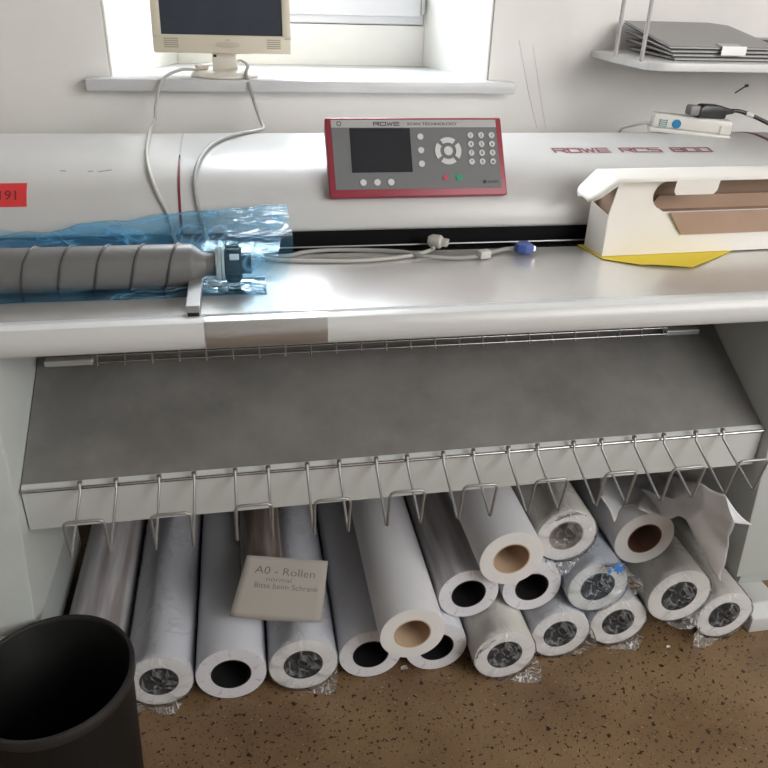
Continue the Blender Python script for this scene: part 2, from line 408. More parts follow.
def arc_pts(off, y_from, y_to):
    out = []
    for i, (y, z) in enumerate(CUR):
        a = CUR[max(i - 1, 0)]; c = CUR[min(i + 1, len(CUR) - 1)]
        t = Vector((0, c[0] - a[0], c[1] - a[1])).normalized(); n = Vector((0, -t.z, t.y))
        if y_from <= y <= y_to: out.append((y + n.y * off, z + n.z * off))
    return out
def strip(xa, xb, ya, yb, off=.0012):
    o1 = arc_pts(off, ya, yb); o0 = arc_pts(-.002, ya, yb)
    return MB().prism(o1 + o0[::-1], (xa, 0, 0), (0, 1, 0), (0, 0, 1), (xb - xa, 0, 0))
strip(SEAM - .0005, SEAM + .0042, 1.45, 1.575).build('seam_strip', M_redtrim, sc, 30)
strip(SEAM, SEAM + .0032, 1.585, 2.0, .0006).build('seam_strip', mat('seam_grey', (.38, .37, .36), .5), sc, 30)
strip(SEAM2 - .003, SEAM2 + .008, 1.45, 2.0).build('seam_strip', M_redtrim, sc, 30)
# lettering on the curved lid
def arclen():
    s = [0]
    for (a, b_), (c, d) in zip(CUR, CUR[1:]): s.append(s[-1] + math.hypot(c - a, d - b_))
    return s
AL = arclen()
def house_at(x, s, off):
    s = max(0, min(s, AL[-1] - 1e-6))
    for i in range(len(AL) - 1):
        if AL[i] <= s <= AL[i + 1]:
            f = (s - AL[i]) / (AL[i + 1] - AL[i]); y = CUR[i][0] + (CUR[i + 1][0] - CUR[i][0]) * f; z = CUR[i][1] + (CUR[i + 1][1] - CUR[i][1]) * f
            t = Vector((0, CUR[i + 1][0] - CUR[i][0], CUR[i + 1][1] - CUR[i][1])).normalized()
            return Vector((x, y - t.z * off, z + t.y * off))
def s_of_y(y):
    for i in range(len(CUR) - 1, -1, -1):
        if CUR[i][0] <= y: return AL[i]
# angular wide letters drawn as strokes like the machine's own lettering
GL = {'R': [[(0, 0), (0, 1), (1, 1), (1, .5), (0.15, .5)], [(.55, .5), (1, 0)]], 'O': [[(0, 0), (0, 1), (1, 1), (1, 0), (0, 0)]],
      'W': [[(0, 1), (.22, 0), (.5, .8), (.78, 0), (1, 1)]], 'E': [[(1, 1), (0, 1), (0, 0), (1, 0)], [(0, .5), (.95, .5)]],
      'C': [[(1, 1), (0, 1), (0, 0), (1, 0)]], 'S': [[(1, 1), (0, 1), (0, .5), (1, .5), (1, 0), (0, 0)]],
      '8': [[(0, 0), (0, 1), (1, 1), (1, 0), (0, 0)], [(0, .5), (1, .5)]], '0': [[(0, 0), (0, 1), (1, 1), (1, 0), (0, 0)]]}
def stroke_text(mb, txt, fn, w_, h_, gap, th):
    x = 0
    for ch in txt:
        if ch == ' ': x += w_ * .85; continue
        for line in GL[ch]:
            for (a, b_), (c, d) in zip(line, line[1:]):
                p = Vector((x + a * w_, b_ * h_)); q = Vector((x + c * w_, d * h_)); dd = (q - p).normalized(); n = Vector((-dd.y, dd.x)) * th / 2
                p -= dd * th / 2; q += dd * th / 2
                mb.grid([[fn(*(p + n)), fn(*(p - n))], [fn(*((p + q) / 2 + n)), fn(*((p + q) / 2 - n))], [fn(*(q + n)), fn(*(q - n))]])
        x += w_ + gap
    return x
pA = on_house(555, 152); s0 = s_of_y(pA.y); xA = pA.x; xB = on_house(713, 150).x
wtot = xB - xA; wl = wtot / (10 + 2 * .85 + 10 * .28); x_ = 0
for wd in ('ROWE', 'RCS', '800'):
    mb = MB(); adv = stroke_text(mb, wd, lambda u, v: house_at(xA + x_ + u, s0 + v, .0008), wl, .0235, wl * .28, .0055)
    mb.build('lettering', mat('lettering_red', (.24, .075, .095), .5), sc); x_ += adv + .85 * wl
for (xa_, ya_), (xb_, yb_) in (((60, 171), (66, 171)), ((88, 172), (93, 171)), ((98, 172), (112, 170))):
    MB().tube([on_house(xa_, ya_), (on_house(xa_, ya_) + on_house(xb_, yb_)) / 2, on_house(xb_, yb_)], .0011, 5).build('scuff', mat('scuff_grey', (.28, .27, .26), .8), sc)
# sticker at far left
b = MB(); ps = [on_house(x, y) for x, y in ((27, 206), (27, 184))]
sA, sB = AL[min(range(len(CUR)), key=lambda i: abs(CUR[i][1] - ps[0].z) + abs(CUR[i][0] - ps[0].y))], AL[min(range(len(CUR)), key=lambda i: abs(CUR[i][1] - ps[1].z) + abs(CUR[i][0] - ps[1].y))]
sx = ps[0].x
b.grid([[house_at(x, sA + (sB - sA) * k / 6, .001) for k in range(7)] for x in (sx - .085, sx)])
stk = b.build('sticker', mat('sticker_red', (.62, .035, .035), .6), sc); stk['label'] = 'red paper sticker with black digits'
b = MB(); text_mb(b, '191', lambda u, v: house_at(sx - .052 + u, sA + (sB - sA) * .28 + v, .0016), .026, 1.0, .01)
b.build('digits', mat('ink_dark', (.16, .015, .02), .7), stk)
# slot between lid and table
MB().box(SX0 + .02, SX1 - .02, 1.465, 1.56, .950, 1.0).build('feed_slot', M_slot, sc)
b = MB().box(SX0 + .02, SX1 - .02, 1.436, 1.466, .955, .9655, .002)
for k in range(64): b.box(SX0 + .05 + k * .04, SX0 + .058 + k * .04, 1.442, 1.467, .958, .9680, .001)
b.build('slot_roller', M_slot, sc)
MB().tube([(SX0 + .03, 1.452, .9725), (SX1 - .03, 1.452, .9725)], .0018, 8).build('slot_wire', M_wired, sc)
# feed table and rounded lip
TZ = .965
MB().box(SX0, SX1, 1.125, 1.436, .935, TZ, .002).build('feed_table', M_table, sc)
lipp = [(1.150, TZ + .0002), (1.132, TZ + .004), (1.122, TZ + .009), (1.110, TZ + .010), (1.100, TZ + .007), (1.094, TZ - .001), (1.091, .950), (1.093, .935), (1.098, .929), (1.120, .927), (1.150, .93)]
MB().prism(lipp, (SX0, 0, 0), (0, 1, 0), (0, 0, 1), (SX1 - SX0, 0, 0)).build('table_lip', M_lip, sc, 35)
lp2 = [(y - .0016 if y < 1.12 else y, z + (.0016 if z > TZ else 0)) for y, z in lipp[1:9]]
MB().prism(lp2, (at(205, 330, y=1.09)[0], 0, 0), (0, 1, 0), (0, 0, 1), (at(328, 325, y=1.09)[0] - at(205, 330, y=1.09)[0], 0, 0)).build('lip_insert', M_insert, sc, 35)
MB().box(SX0 + .02, SX1 - .02, 1.345, 1.98, .70, .932, .004).build('lower_body', M_body, sc)
# control panel
CP0 = Vector((.164, 1.452, 1.069)); CPW = .362
CU = Vector((1, .012, 0)).normalized(); CV = Vector((0, .078, .140)).normalized(); CN = CU.cross(CV)
if CN.y > 0: CN = -CN
CH = .158
def cp(u, v, n=0): return CP0 + CU * (u * CPW) + CV * (v * CH) + CN * n
M_cpred = mat('panel_red', (.26, .026, .045), .38); M_cpgrey = mat('panel_face_grey', (.135, .14, .145), .45)
b = MB()
t = bmesh.new()
fr = [(0, 0, 0), (1.0, 0, 0), (.985, 1, 0), (-.005, 1, 0)]; bk = [(.01, .05, -.05), (.99, .05, -.05), (.975, .97, -.05), (.005, .97, -.05)]
A = [t.verts.new(cp(*p)) for p in fr]; B = [t.verts.new(cp(*p)) for p in bk]
t.faces.new(A); t.faces.new(B[::-1])
for i in range(4): t.faces.new((A[i], A[(i + 1) % 4], B[(i + 1) % 4], B[i]))
bmesh.ops.recalc_face_normals(t, faces=t.faces); bmesh.ops.bevel(t, geom=t.edges[:], offset=.004, segments=3, affect='EDGES', profile=.5)
b._add(t); panel = b.build('control_panel', M_cpred, sc, 40); panel['label'] = 'tilted control panel in red frame'
def quad_prism(name, uv, m, n0, n1, par=panel):
    t = bmesh.new(); A = [t.verts.new(cp(u, v, n1)) for u, v in uv]; B = [t.verts.new(cp(u, v, n0)) for u, v in uv]
    t.faces.new(A); t.faces.new(B[::-1]); k = len(A)
    for i in range(k): t.faces.new((A[i], A[(i + 1) % k], B[(i + 1) % k], B[i]))
    bmesh.ops.recalc_face_normals(t, faces=t.faces); q = MB(); q._add(t)
    return q.build(name, m, par)
quad_prism('face_plate', [(.035, .10), (.965, .10), (.952, .87), (.028, .87)], M_cpgrey, -.001, .0012)
quad_prism('title_strip', [(.028, .87), (.952, .87), (.95, .965), (.027, .965)], mat('strip_silver', (.42, .42, .42), .35, .3), -.001, .0014)
quad_prism('display', [(.128, .31), (.462, .31), (.458, .86), (.126, .86)], mat('display_dark', (.010, .013, .018), .12), 0, .0022)
M_btn = mat('button_white', (.55, .55, .55), .5)
def button(u, v, r, m=M_btn, h=.0032, name='button'):
    c = cp(u, v); t = bmesh.new(); n = 16
    A = [t.verts.new(c + CU * r * math.cos(2 * PI * k / n) + CV * r * math.sin(2 * PI * k / n) + CN * h) for k in range(n)]
    B = [t.verts.new(v_.co - CN * h) for v_ in A]
    t.faces.new(A); t.faces.new(B[::-1])
    for i in range(n): t.faces.new((A[i], A[(i + 1) % n], B[(i + 1) % n], B[i]))
    bmesh.ops.recalc_face_normals(t, faces=t.faces); q = MB(); q._add(t); return q.build(name, m, panel)
for v in (.75, .58, .41): button(.515, v, .0062)
for u in (.185, .262, .338): button(u, .185, .0064)
button(.668, .57, .0092)
for k in range(4):
    a0 = PI / 2 * k + PI / 4 + .16; pts = circ(.027, 8, a0=a0, a1=a0 + PI / 2 - .32) + circ(.0165, 8, a0=a0, a1=a0 + PI / 2 - .32)[::-1]
    quad_prism('arrow_button', [(.668 + x / CPW, .57 + y / CH) for x, y in pts], M_btn, 0, .003)
keys = ['1', '2', '3', '4', '5', '6', '7', '8', '9', '*', '0', '#']; kt = MB()
for i in range(12):
    u = .800 + (i % 3) * .061; v = .765 - (i // 3) * .112
    button(u, v, .0060)
    text_mb(kt, keys[i], lambda x, y, u=u, v=v: cp(u, v, .0036) + CU * x + CV * (y - .0028), .008, 1, .02, 'CENTER')
kt.build('key_digits', mat('ink_black', (.02, .02, .02), .6), panel)
button(.645, .235, .0056, mat('button_red', (.45, .06, .10), .5)); button(.722, .235, .0062, mat('button_green', (.0, .28, .13), .5))
M_ip = mat('ink_panel', (.03, .03, .035), .6)
lt = MB(); stroke_text(lt, 'ROWE', lambda u, v: cp(.26, .894, .0018) + CU * u + CV * v, .0105, .0062, .003, .0016); lt.build('maker_lettering', M_ip, panel)
lt = MB(); text_mb(lt, 'SCAN TECHNOLOGY', lambda x, y: cp(.445, .896, .0018) + CU * x + CV * y, .0078, 1.35, .01); lt.build('title_lettering', M_ip, panel)
lt = MB(); lt.grid([[cp(.07 + .009 * math.cos(a) * 1, .917 + .02 * math.sin(a), .0018), cp(.07 + .013 * math.cos(a), .917 + .03 * math.sin(a), .0018)] for a in [2 * PI * k / 20 for k in range(21)]]); lt.build('round_mark', M_ip, panel)
lg = MB(); lg.prism(circ(.0038, 14), cp(.868, .175, .0012), CU, CV, CN * .0006)
text_mb(lg, 'ROWE', lambda x, y: cp(.886, .16, .0018) + CU * x + CV * y, .006, 1.2, .01); lg.build('maker_logo', mat('ink_panel', (.03, .03, .035)), panel)
MB().box(.25, .42, 1.49, 1.545, 1.07, 1.13, .004).build('panel_bracket', M_house2, sc)

# ------------------------------------------------------------------ paper guide bar on the table
g = thing('paper_guide', 'short grey metal paper guide bar on the table beside the toner cartridge neck', 'guide', (-.088, 1.2, TZ))
MB().box(-.100, -.078, 1.128, 1.285, TZ + .012, TZ + .024, .0015).build('bar', mat('guide_grey', (.34, .34, .345), .35, .5), g)
MB().box(-.098, -.080, 1.130, 1.280, TZ + .0005, TZ + .012, .001).build('guide_base', M_black, g)

# ------------------------------------------------------------------ monitor on the sill
mo = thing('monitor', 'beige flat screen monitor with dark screen standing on the window sill', 'monitor', (-.025, 2.10, SZ))
M_bei = mat('beige_plastic', (.60, .55, .44), .45); M_bei2 = mat('pale_beige_base', (.68, .65, .58), .4)
tilt = Matrix.Translation((-.029, 2.10, 1.268)) @ Matrix.Rotation(math.radians(-1.5), 4, 'Z') @ Matrix.Rotation(math.radians(-7), 4, 'X')
MW, MH = .168, .285
b = MB(); fr = .021; z00 = 0
b.box(-MW, MW, -.018, .004, 0, .042, .004, M=tilt); b.box(-MW, MW, -.018, .004, MH - .022, MH, .004, M=tilt)
b.box(-MW, -MW + fr, -.018, .004, .03, MH - .01, .004, M=tilt); b.box(MW - fr, MW, -.018, .004, .03, MH - .01, .004, M=tilt)
b.build('bezel', M_bei, mo, 40)
MB().box(-MW + .012, MW - .012, .0, .038, .012, MH - .012, .012, M=tilt).build('back_cover', M_bei, mo, 40)
MB().box(-MW + .016, MW - .016, -.012, 0, .036, MH - .016, M=tilt).build('screen', mat('screen_dark', (.035, .045, .062), .28, col2=(.028, .036, .05), vscale=14), mo)
for sx_ in (-1, 1):
    b = MB()
    for k in range(5): b.box(sx_ * .125 - .017, sx_ * .125 + .017, -.0192, -.0178, .012 + k * .0048, .0142 + k * .0048, M=tilt)
    b.build('speaker_grille', mat('grille_dark', (.36, .33, .26), .6), mo)
MB().prism([(x * 1.0, y * .22) for x, y in circ(.030, 24)], tilt @ Vector((.012, -.018, .020)), tilt.to_3x3() @ Vector((1, 0, 0)), tilt.to_3x3() @ Vector((0, 0, 1)), tilt.to_3x3() @ Vector((0, -.003, 0)), .001).build('button_plate', mat('plate_beige', (.50, .46, .37), .35), mo, 40)
text_mb(b := MB(), 'LCD', lambda x, y: tilt @ Vector((.012 + x, -.0185, .029 + y)), .005, 1.2, .01, 'CENTER'); b.build('monitor_lettering', mat('ink_grey', (.2, .19, .16), .6), mo)
MB().prism([(-.030, 0), (.034, 0), (.028, .075), (-.026, .075)], (-.03, 2.135, SZ + .012), (1, 0, 0), (0, .05, 1), (0, -.028, 0), .004).build('neck', M_bei2, mo, 40)
b = MB().lathe([(0, .013), (.5, .013), (.9, .010), (1, .005), (1, .001), (.97, 0), (0, 0)], (0, 0, 0), 'Z', 48)
for v in b.bm.verts: v.co.x *= .084; v.co.y *= .072
b.xform(Matrix.Translation((-.030, 2.092, SZ + .0005))); b.build('base', M_bei2, mo, 40)
MB().box(-.055, -.047, 2.080, 2.083, 1.262, 1.268).build('power_led', M_black, mo)

# ------------------------------------------------------------------ cables
M_cab = mat('cable_grey', (.42, .41, .38), .5); M_cab2 = mat('cable_grey_dark', (.30, .30, .285), .5)
def HC(px, py, r=.004):
    p = on_house(px, py); z = hz(p.y)
    return Vector((p.x, p.y - .0035, p.z + .0045))
c1 = thing('monitor_cable', 'grey cable hanging left of the monitor, ending in a grey plug on the table', 'cable', (-.15, 1.9, 1.11))
P = [Vector((-.05, 2.17, SZ + .022)), Vector((-.075, 2.13, SZ + .020)), Vector((-.10, 2.085, SZ + .016)), at(180, 70, y=2.05), at(163, 84, y=2.0), at(156, 105, y=1.965), at(155, 119, y=1.90), at(151, 127, y=1.80), HC(150, 134), HC(149, 140), HC(147, 155), HC(150, 175), HC(159, 198), HC(168, 215), Vector((-.135, 1.447, 1.0)), Vector((-.12, 1.432, .985)), Vector((-.06, 1.425, .9695)), Vector((.0, 1.420, .9695)),
     at(280, 260, z=.9695), at(330, 261, z=.9695), at(369, 260, z=.9695), at(408, 256, z=.9700), at(428, 251, z=.972), at(434, 248, z=.979)]
P[4].z = max(P[4].z, SZ + .0); 
MB().tube(P, .0038, 10, smooth=6).build('cord', M_cab, c1, 60)
pc = at(436, 243, z=.985)
b = MB().lathe([(0, -.014), (.009, -.013), (.0135, -.006), (.0135, .012), (.010, .016), (0, .017)], (0, 0, 0), 'X', 20)
b.box(.012, .028, -.009, .009, -.0065, .0065, .002); b.xform(Matrix.Translation(pc + Vector((-.002, .004, .0025))) @ Matrix.Rotation(-.5, 4, 'Z'))
b.build('plug', mat('plug_grey', (.45, .44, .41), .5), c1, 40)
b = MB().box(-.018, .018, -.007, .007, -.006, .006, .003); b.xform(Matrix.Translation(Vector((-.086, 2.105, SZ + .019))) @ Matrix.Rotation(.75, 4, 'Z'))
b.build('cable_connector', mat('plug_pale', (.5, .44, .39), .5), c1, 40)
c2 = thing('video_cable', 'grey video cable hanging right of the monitor, ending in a blue plug on the table', 'cable', (.1, 1.9, 1.11))
P = [Vector((0.0, 2.16, SZ + .028)), Vector((.015, 2.12, SZ + .034)), Vector((.028, 2.075, SZ + .026)), at(246, 74, y=2.035), at(250, 88, y=2.0), at(255, 105, y=1.955), at(260, 119, y=1.90), at(263, 128, y=1.82), at(256, 131, y=1.76), HC(238, 136), HC(222, 141), HC(209, 149), HC(199, 163), HC(195, 180), HC(196, 198), HC(200, 214), Vector((-.075, 1.447, 1.0)), Vector((-.06, 1.437, .985)), Vector((0.0, 1.436, .9695)),
     at(283, 256, z=.9695), at(305, 252, z=.9695), at(332, 250, z=.9700), at(370, 250, z=.970), at(404, 252, z=.973), at(425, 256, z=.973), at(455, 258, z=.9695), at(478, 256, z=.971), at(500, 250, z=.973), at(515, 248, z=.976)]
MB().tube(P, .0040, 10, smooth=6).build('cord', M_cab2, c2, 60)
q = at(484, 254, z=.975)
b = MB().box(-.013, .013, -.0085, .0085, -.008, .008, .003); b.xform(Matrix.Translation(q) @ Matrix.Rotation(.35, 4, 'Z')); b.build('ferrite_bead', mat('bead_pale', (.50, .49, .46), .5), c2, 40)
q = at(525, 248, z=.978); M_blue = mat('vga_blue', (.045, .085, .30), .45)
Mx = Matrix.Translation(q) @ Matrix.Rotation(.12, 4, 'Z')
b = MB().prism([(-.020, -.008), (-.006, -.016), (.012, -.016), (.012, .016), (-.006, .016), (-.020, .008)], (0, 0, -.0075), (1, 0, 0), (0, 1, 0), (0, 0, .018), .002)
b.xform(Mx); b.build('plug', M_blue, c2, 40)
b = MB().box(.012, .018, -.012, .012, -.004, .006, .001); b.xform(Mx); b.build('pin_shield', M_metal, c2)

# ------------------------------------------------------------------ toner cartridge and its bag
ax = at(100, 267, z=TZ + .0415); TYc = ax.y; TR = .0365; TCz = TZ + TR + .0035
tn = thing('toner_cartridge', 'long grey ribbed toner cartridge with black capped end lying on the scanner table', 'toner cartridge', (-.3, TYc, TZ))
xE = at(198, 263, y=TYc)[0]; M_ton = mat('toner_grey', (.135, .135, .132), .42, var=.12, vscale=9)
prof = [(0, -.62)]
prof += [(TR * .9, -.62), (TR, -.61), (TR, xE - .012), (TR * .97, xE - .008), (TR * .62, xE + .008), (TR * .55, xE + .014), (TR * .55, xE + .036), (0, xE + .036)]
MB().lathe(prof, (0, TYc, TCz), 'X', 48).build('body', M_ton, tn, 20)
# helical groove, dark, around the body
pts = []; pitch = .0575; turns = int((xE - .02 + .61) / pitch)
for k in range(turns * 40):
    a = 2 * PI * k / 40; x = xE - .018 - pitch * k / 40
    pts.append((x, TYc + (TR + .0003) * math.cos(a), TCz + (TR + .0003) * math.sin(a)))
MB().tube(pts, .0024, 6).build('spiral_groove', mat('groove_dark', (.05, .05, .05), .5), tn, 60)
MB().lathe([(.018, 0), (.027, 0), (.029, .002), (.029, .007), (.026, .009), (.029, .011), (.029, .015), (.018, .015)], (xE + .030, TYc, TCz), 'X', 40).build('collar', mat('collar_white', (.55, .54, .51), .45), tn, 35)
b = MB().lathe([(0, .0), (.026, .0), (.030, .004), (.030, .026), (.027, .030), (.018, .030), (.018, .046), (0, .046)], (xE + .044, TYc, TCz), 'X', 40)
for k in range(14):
    a = 2 * PI * k / 14; b.box(.004, .026, -.003, .003, .029, .033, .001, M=Matrix.Translation((xE + .044, TYc, TCz)) @ Matrix.Rotation(a, 4, 'X'))
b.build('cap', mat('toner_black', (.014, .014, .016), .25), tn, 35)
MB().box(-.006, .010, -.005, .005, .031, .036, .001, M=Matrix.Translation((xE + .060, TYc, TCz)) @ Matrix.Rotation(.9, 4, 'X')).build('cap_label', mat('label_white', (.7, .7, .68), .5), tn)

bag_m = film('blue_film', (.82, .94, 1.0), .15, .18, 8, .09, (.16, .50, .82), stretch=(.6, 1, 1))
top = [(0, 236), (60, 229), (110, 220), (160, 215), (200, 211), (245, 207), (288, 203)]
def lerp_pl(pl, x):
    for (a, b_), (c, d) in zip(pl, pl[1:]):
        if x <= c: return b_ + (d - b_) * (x - a) / (c - a)
    return pl[-1][1]
rows = []; NX = 64
for i in range(NX + 1):
    px = -70 + (289 + 70) * i / NX
    X = at(px, 250, y=1.38)[0]
    tz = at(max(px, 0), lerp_pl(top, max(px, 0)), y=1.43); ztop = tz.z
    f = max(0, min(1, (px - 175) / 50))           # how far the mouth of the bag closes over the cartridge
    g_ = max(0, min(1, (px - 235) / 54))
    flo = 1.246 + .012 * math.sin(px * .07) + (.045 * max(0, min(1, (px - 40) / 60)) * (1 - f))
    L0 = [(flo, TZ + .012 + .006 * math.sin(px * .11)), (TYc - .05, TZ + .0016), (TYc - .02, TZ + .001), (TYc, TZ + .001), (TYc + .02, TZ + .001), (TYc + .045, TZ + .004),
          (TYc + .062, TZ + .025), (1.425, TZ + .045), (1.435, (TZ + .045 + ztop) / 2), (1.432, ztop), (1.425, ztop - .006), (1.415, ztop - .02), (1.405, TZ + .050), (1.40, TZ + .035), (1.398, TZ + .03), (1.396, TZ + .025)]
    fl = 1.262 - .02 * max(0, 1 - abs(px - 250) / 40)
    L1 = [(fl, TZ + .0035), (TYc - .05, TZ + .0016), (TYc - .02, TZ + .001), (TYc, TZ + .001), (TYc + .02, TZ + .001), (TYc + .045, TZ + .004),
          (TYc + .062, TZ + .025), (1.425, TZ + .045), (1.435, (TZ + .045 + ztop) / 2), (1.425, ztop), (1.415, ztop - .002), (1.395, ztop - .004), (TYc, max(TZ + .088, ztop - .02)), (TYc - .035, TZ + .066), (TYc - .058, TZ + .034), (fl, TZ + .0045)]
    pts = []
    for (a, b_), (c, d) in zip(L0, L1):
        y = a + (c - a) * f; z = b_ + (d - b_) * f
        # right mouth: cut obliquely so that the upper corner stands out
        zz = (z - TZ) / max(.01, ztop - TZ)
        xx = X - g_ * (.050 * (1 - max(0, min(1, zz))) + .018 * math.sin(PI * max(0, min(1, zz))) * -1)
        nz = noise.noise(Vector((px * .05, y * 22, z * 30))) * .007 * (1 if z > TZ + .012 else .1)
        pts.append(Vector((xx, y + nz, max(TZ + .0008, z + nz * .6 if z > TZ + .012 else z))))
    # smooth along v
    rows.append(catmull(pts, 3))
bgm = MB().grid(rows)
lay = []
for i in range(41):                                # loose second layer of film gathered behind the cartridge
    px = -70 + 235 * i / 40; X = at(px, 250, y=1.38)[0]; k_ = i / 40
    zt_ = TZ + .075 - .012 * math.sin(px * .05) - .018 * abs(k_ - .5)
    lay.append([Vector((X + .01 * v_, 1.388 + .012 * v_ + .006 * noise.noise(Vector((px * .04, v_ * 3, 1))), TZ + .012 + (zt_ - TZ - .012) * v_ + .004 * noise.noise(Vector((px * .09, v_ * 4, 7))))) for v_ in [q_ / 6 for q_ in range(7)]])
bgm.grid(lay)
bag = bgm.build('plastic_bag', bag_m, None, 180)
tag(bag, 'crumpled translucent blue plastic bag around the toner cartridge on the scanner table', 'plastic bag')

# ------------------------------------------------------------------ carton and yellow sheet
ys = [at(568, 238, z=TZ), at(603, 260, z=TZ), at(640, 266, z=TZ), at(692, 269, z=TZ), at(722, 256, z=TZ), at(740, 247, z=TZ), at(700, 240, z=TZ)]
ys = [Vector((p.x, min(p.y, 1.44), TZ)) for p in ys]
b = MB(); t = bmesh.new(); vs = [t.verts.new(p + Vector((0, 0, .0012))) for p in ys]; t.faces.new(vs)
bmesh.ops.triangulate(t, faces=t.faces[:]); bmesh.ops.subdivide_edges(t, edges=t.edges[:], cuts=3, use_grid_fill=True)
for v in t.verts:
    if v.co.y < 1.352: v.co.z += (1.352 - v.co.y) * .03 + .003 * abs(noise.noise(v.co * 30))
gx = bmesh.ops.extrude_face_region(t, geom=t.faces[:])
for v in [x for x in gx['geom'] if isinstance(x, bmesh.types.BMVert)]: v.co.z += .0006
bmesh.ops.recalc_face_normals(t, faces=t.faces); b._add(t)
tag(b.build('yellow_envelope', mat('yellow_paper', (.84, .66, .03), .6), None), 'bright yellow paper sheet lying under the open carton on the table', 'paper')

BZ = TZ + .003
rot = Matrix.Translation((.702, 1.3575, BZ)) @ Matrix.Rotation(math.radians(2.2), 4, 'Z')
bxt = thing('carton', 'open white carton with brown inside and torn front on the table', 'box', (.9, 1.39, BZ))
M_cw = mat('carton_white', (.74, .71, .66), .6, var=.04, vscale=6); M_cb = mat('carton_kraft', (.37, .25, .18), .8, var=.1, vscale=12)
BL = .55; BD = .078; BH = .155; R3 = rot.to_3x3()
def cpan(name, pts, y, th, m, bev=0, lean=0.0):
    """panel in the carton's front plane direction"""
    o = MB().prism(pts, rot @ Vector((0, y, 0)), R3 @ Vector((1, 0, 0)), R3 @ Vector((0, lean, 1)), R3 @ Vector((0, th, 0)))
    return o.build(name, m, bxt)
zo, zt = .087, .148
arc = [(.088 + .03 - .030 * math.sin(a), (zo + zt) / 2 + .002 + .0285 * math.cos(a)) for a in [PI * k / 10 for k in range(11)]]
cpan('front_panel', [(0, 0), (BL, 0), (BL, zo), (.118, zo)] + arc[::-1][1:] + [(.118, zt), (.118, BH), (.013, BH), (.0, .086)], 0, .003, M_cw)
cpan('back_panel', [(0, 0), (BL, 0), (BL, BH), (.01, BH)], BD - .003, .003, M_cb)
MB().box(0, BL, .003, BD - .003, 0, .003, M=rot).build('bottom_panel', M_cb, bxt)
# inner ledge of kraft board
MB().prism([(.100, .083), (BL, .083), (BL, .112), (.12, .112)], rot @ Vector((0, .030, 0)), R3 @ Vector((1, 0, 0)), R3 @ Vector((0, 0, 1)), R3 @ Vector((0, .003, 0))).build('kraft_insert', M_cb, bxt)
MB().box(.10, BL, .004, .030, .083, .0845, M=rot).build('kraft_ledge', M_cb, bxt)
# flap torn out and folded down in front, brown side showing
MB().prism([(.128, zo), (BL, zo), (BL, .040), (.165, .040)], rot @ Vector((0, -.0015, 0)), R3 @ Vector((1, 0, 0)), R3 @ Vector((0, -.05, 1)), R3 @ Vector((0, -.0015, 0))).build('folded_flap', M_cb, bxt)
# left end: leaning end flap and inner kraft triangle
MB().prism([(-.022, .02 * 0), (0.0, 0), (0, .086), (-.018, .100)], rot @ Vector((0, 0, 0)), R3 @ Vector((0, -1, 0)) * -3.0, R3 @ Vector((0, 0, 1)), R3 @ Vector((.003, 0, 0)))
MB().prism([(0.001, 0), (BD - .01, 0), (BD - .014, .095), (.001, .082)], rot @ Vector((0, 0, 0)), R3 @ Vector((-.10, 1, 0)), R3 @ Vector((-.02, 0, 1)), R3 @ Vector((.003, 0, 0))).build('end_flap', M_cw, bxt)
MB().prism([(.004, .05), (BD - .004, .05), (BD - .004, BH - .004), (.010, .13)], rot @ Vector((.012, 0, 0)), R3 @ Vector((0, 1, 0)), R3 @ Vector((0, 0, 1)), R3 @ Vector((.002, 0, 0))).build('inner_wall', M_cb, bxt)
# lid with a rounded ear curving down at the left
rows = []
for i in range(9):
    u = BL * i / 8; rows.append([rot @ Vector((u + .0, y, BH + .002 + .004 * math.sin(PI * (y + .03) / .1))) for y in (-.032, -.012, .012, .036, .060, BD)])
ear = []
for i in range(1, 9):
    f = i / 8; cut = .016 * f + .026 * max(0, f - .7) ** 2 / .09
    ear.append([rot @ Vector((-.054 * f, -.032 + cut * .6 + (BD + .032 - cut * 1.6) * k / 5, BH + .002 - .043 * f + .004 * math.sin(PI * k / 5))) for k in range(6)])
rows = ear[::-1] + rows
b = MB().grid(rows)
o = b.build('lid', M_cw, bxt, 40); sm = o.modifiers.new('s', 'SOLIDIFY'); sm.thickness = .002; sm.offset = 1
MB().prism([(.112, 0), (.205, 0), (.205, -.022), (.199, -.030), (.118, -.030), (.112, -.022)], rot @ Vector((0, -.034, BH + .003)), R3 @ Vector((1, 0, 0)), R3 @ Vector((0, -.15, 1)), R3 @ Vector((0, .002, 0))).build('tuck_tab', M_cw, bxt)

# ------------------------------------------------------------------ power strip, plug and cords on the lid
pl = at(648, 131, y=1.86); 
sA_ = Vector((pl.x, 1.88, 0)); 
ang = math.radians(-20); PSL = .190
zc = 1.139
PM = Matrix.Translation((.978, 1.772, zc)) @ Matrix.Rotation(ang, 4, 'Z') @ Matrix.Rotation(math.radians(3.0), 4, 'Y')
ps_ = thing('power_strip', 'white power strip with blue round label lying on top of the scanner lid', 'power strip', PM.translation)
M_pw = mat('socket_white', (.72, .71, .67), .35)
MB().box(0, PSL, -.024, .024, .001, .012, .004, 3, M=PM).box(.004, PSL - .003, -.021, .021, .012, .044, .006, 3, M=PM).build('socket_body', M_pw, ps_, 40)
MB().box(.160, PSL - .002, -.0225, -.019, .012, .034, .003, M=PM).build('switch', M_pw, ps_)
MB().prism(circ(.0105, 24, .060, .025), PM @ Vector((0, -.0212, 0)), PM.to_3x3() @ Vector((1, 0, 0)), PM.to_3x3() @ Vector((0, 0, 1)), PM.to_3x3() @ Vector((0, -.0008, 0))).build('round_label', mat('label_blue', (.02, .20, .42), .5), ps_)
b = MB()
for k in range(4): b.box(.020, .038, -.0222, -.0212, .016 + k * .0045, .018 + k * .0045, M=PM)
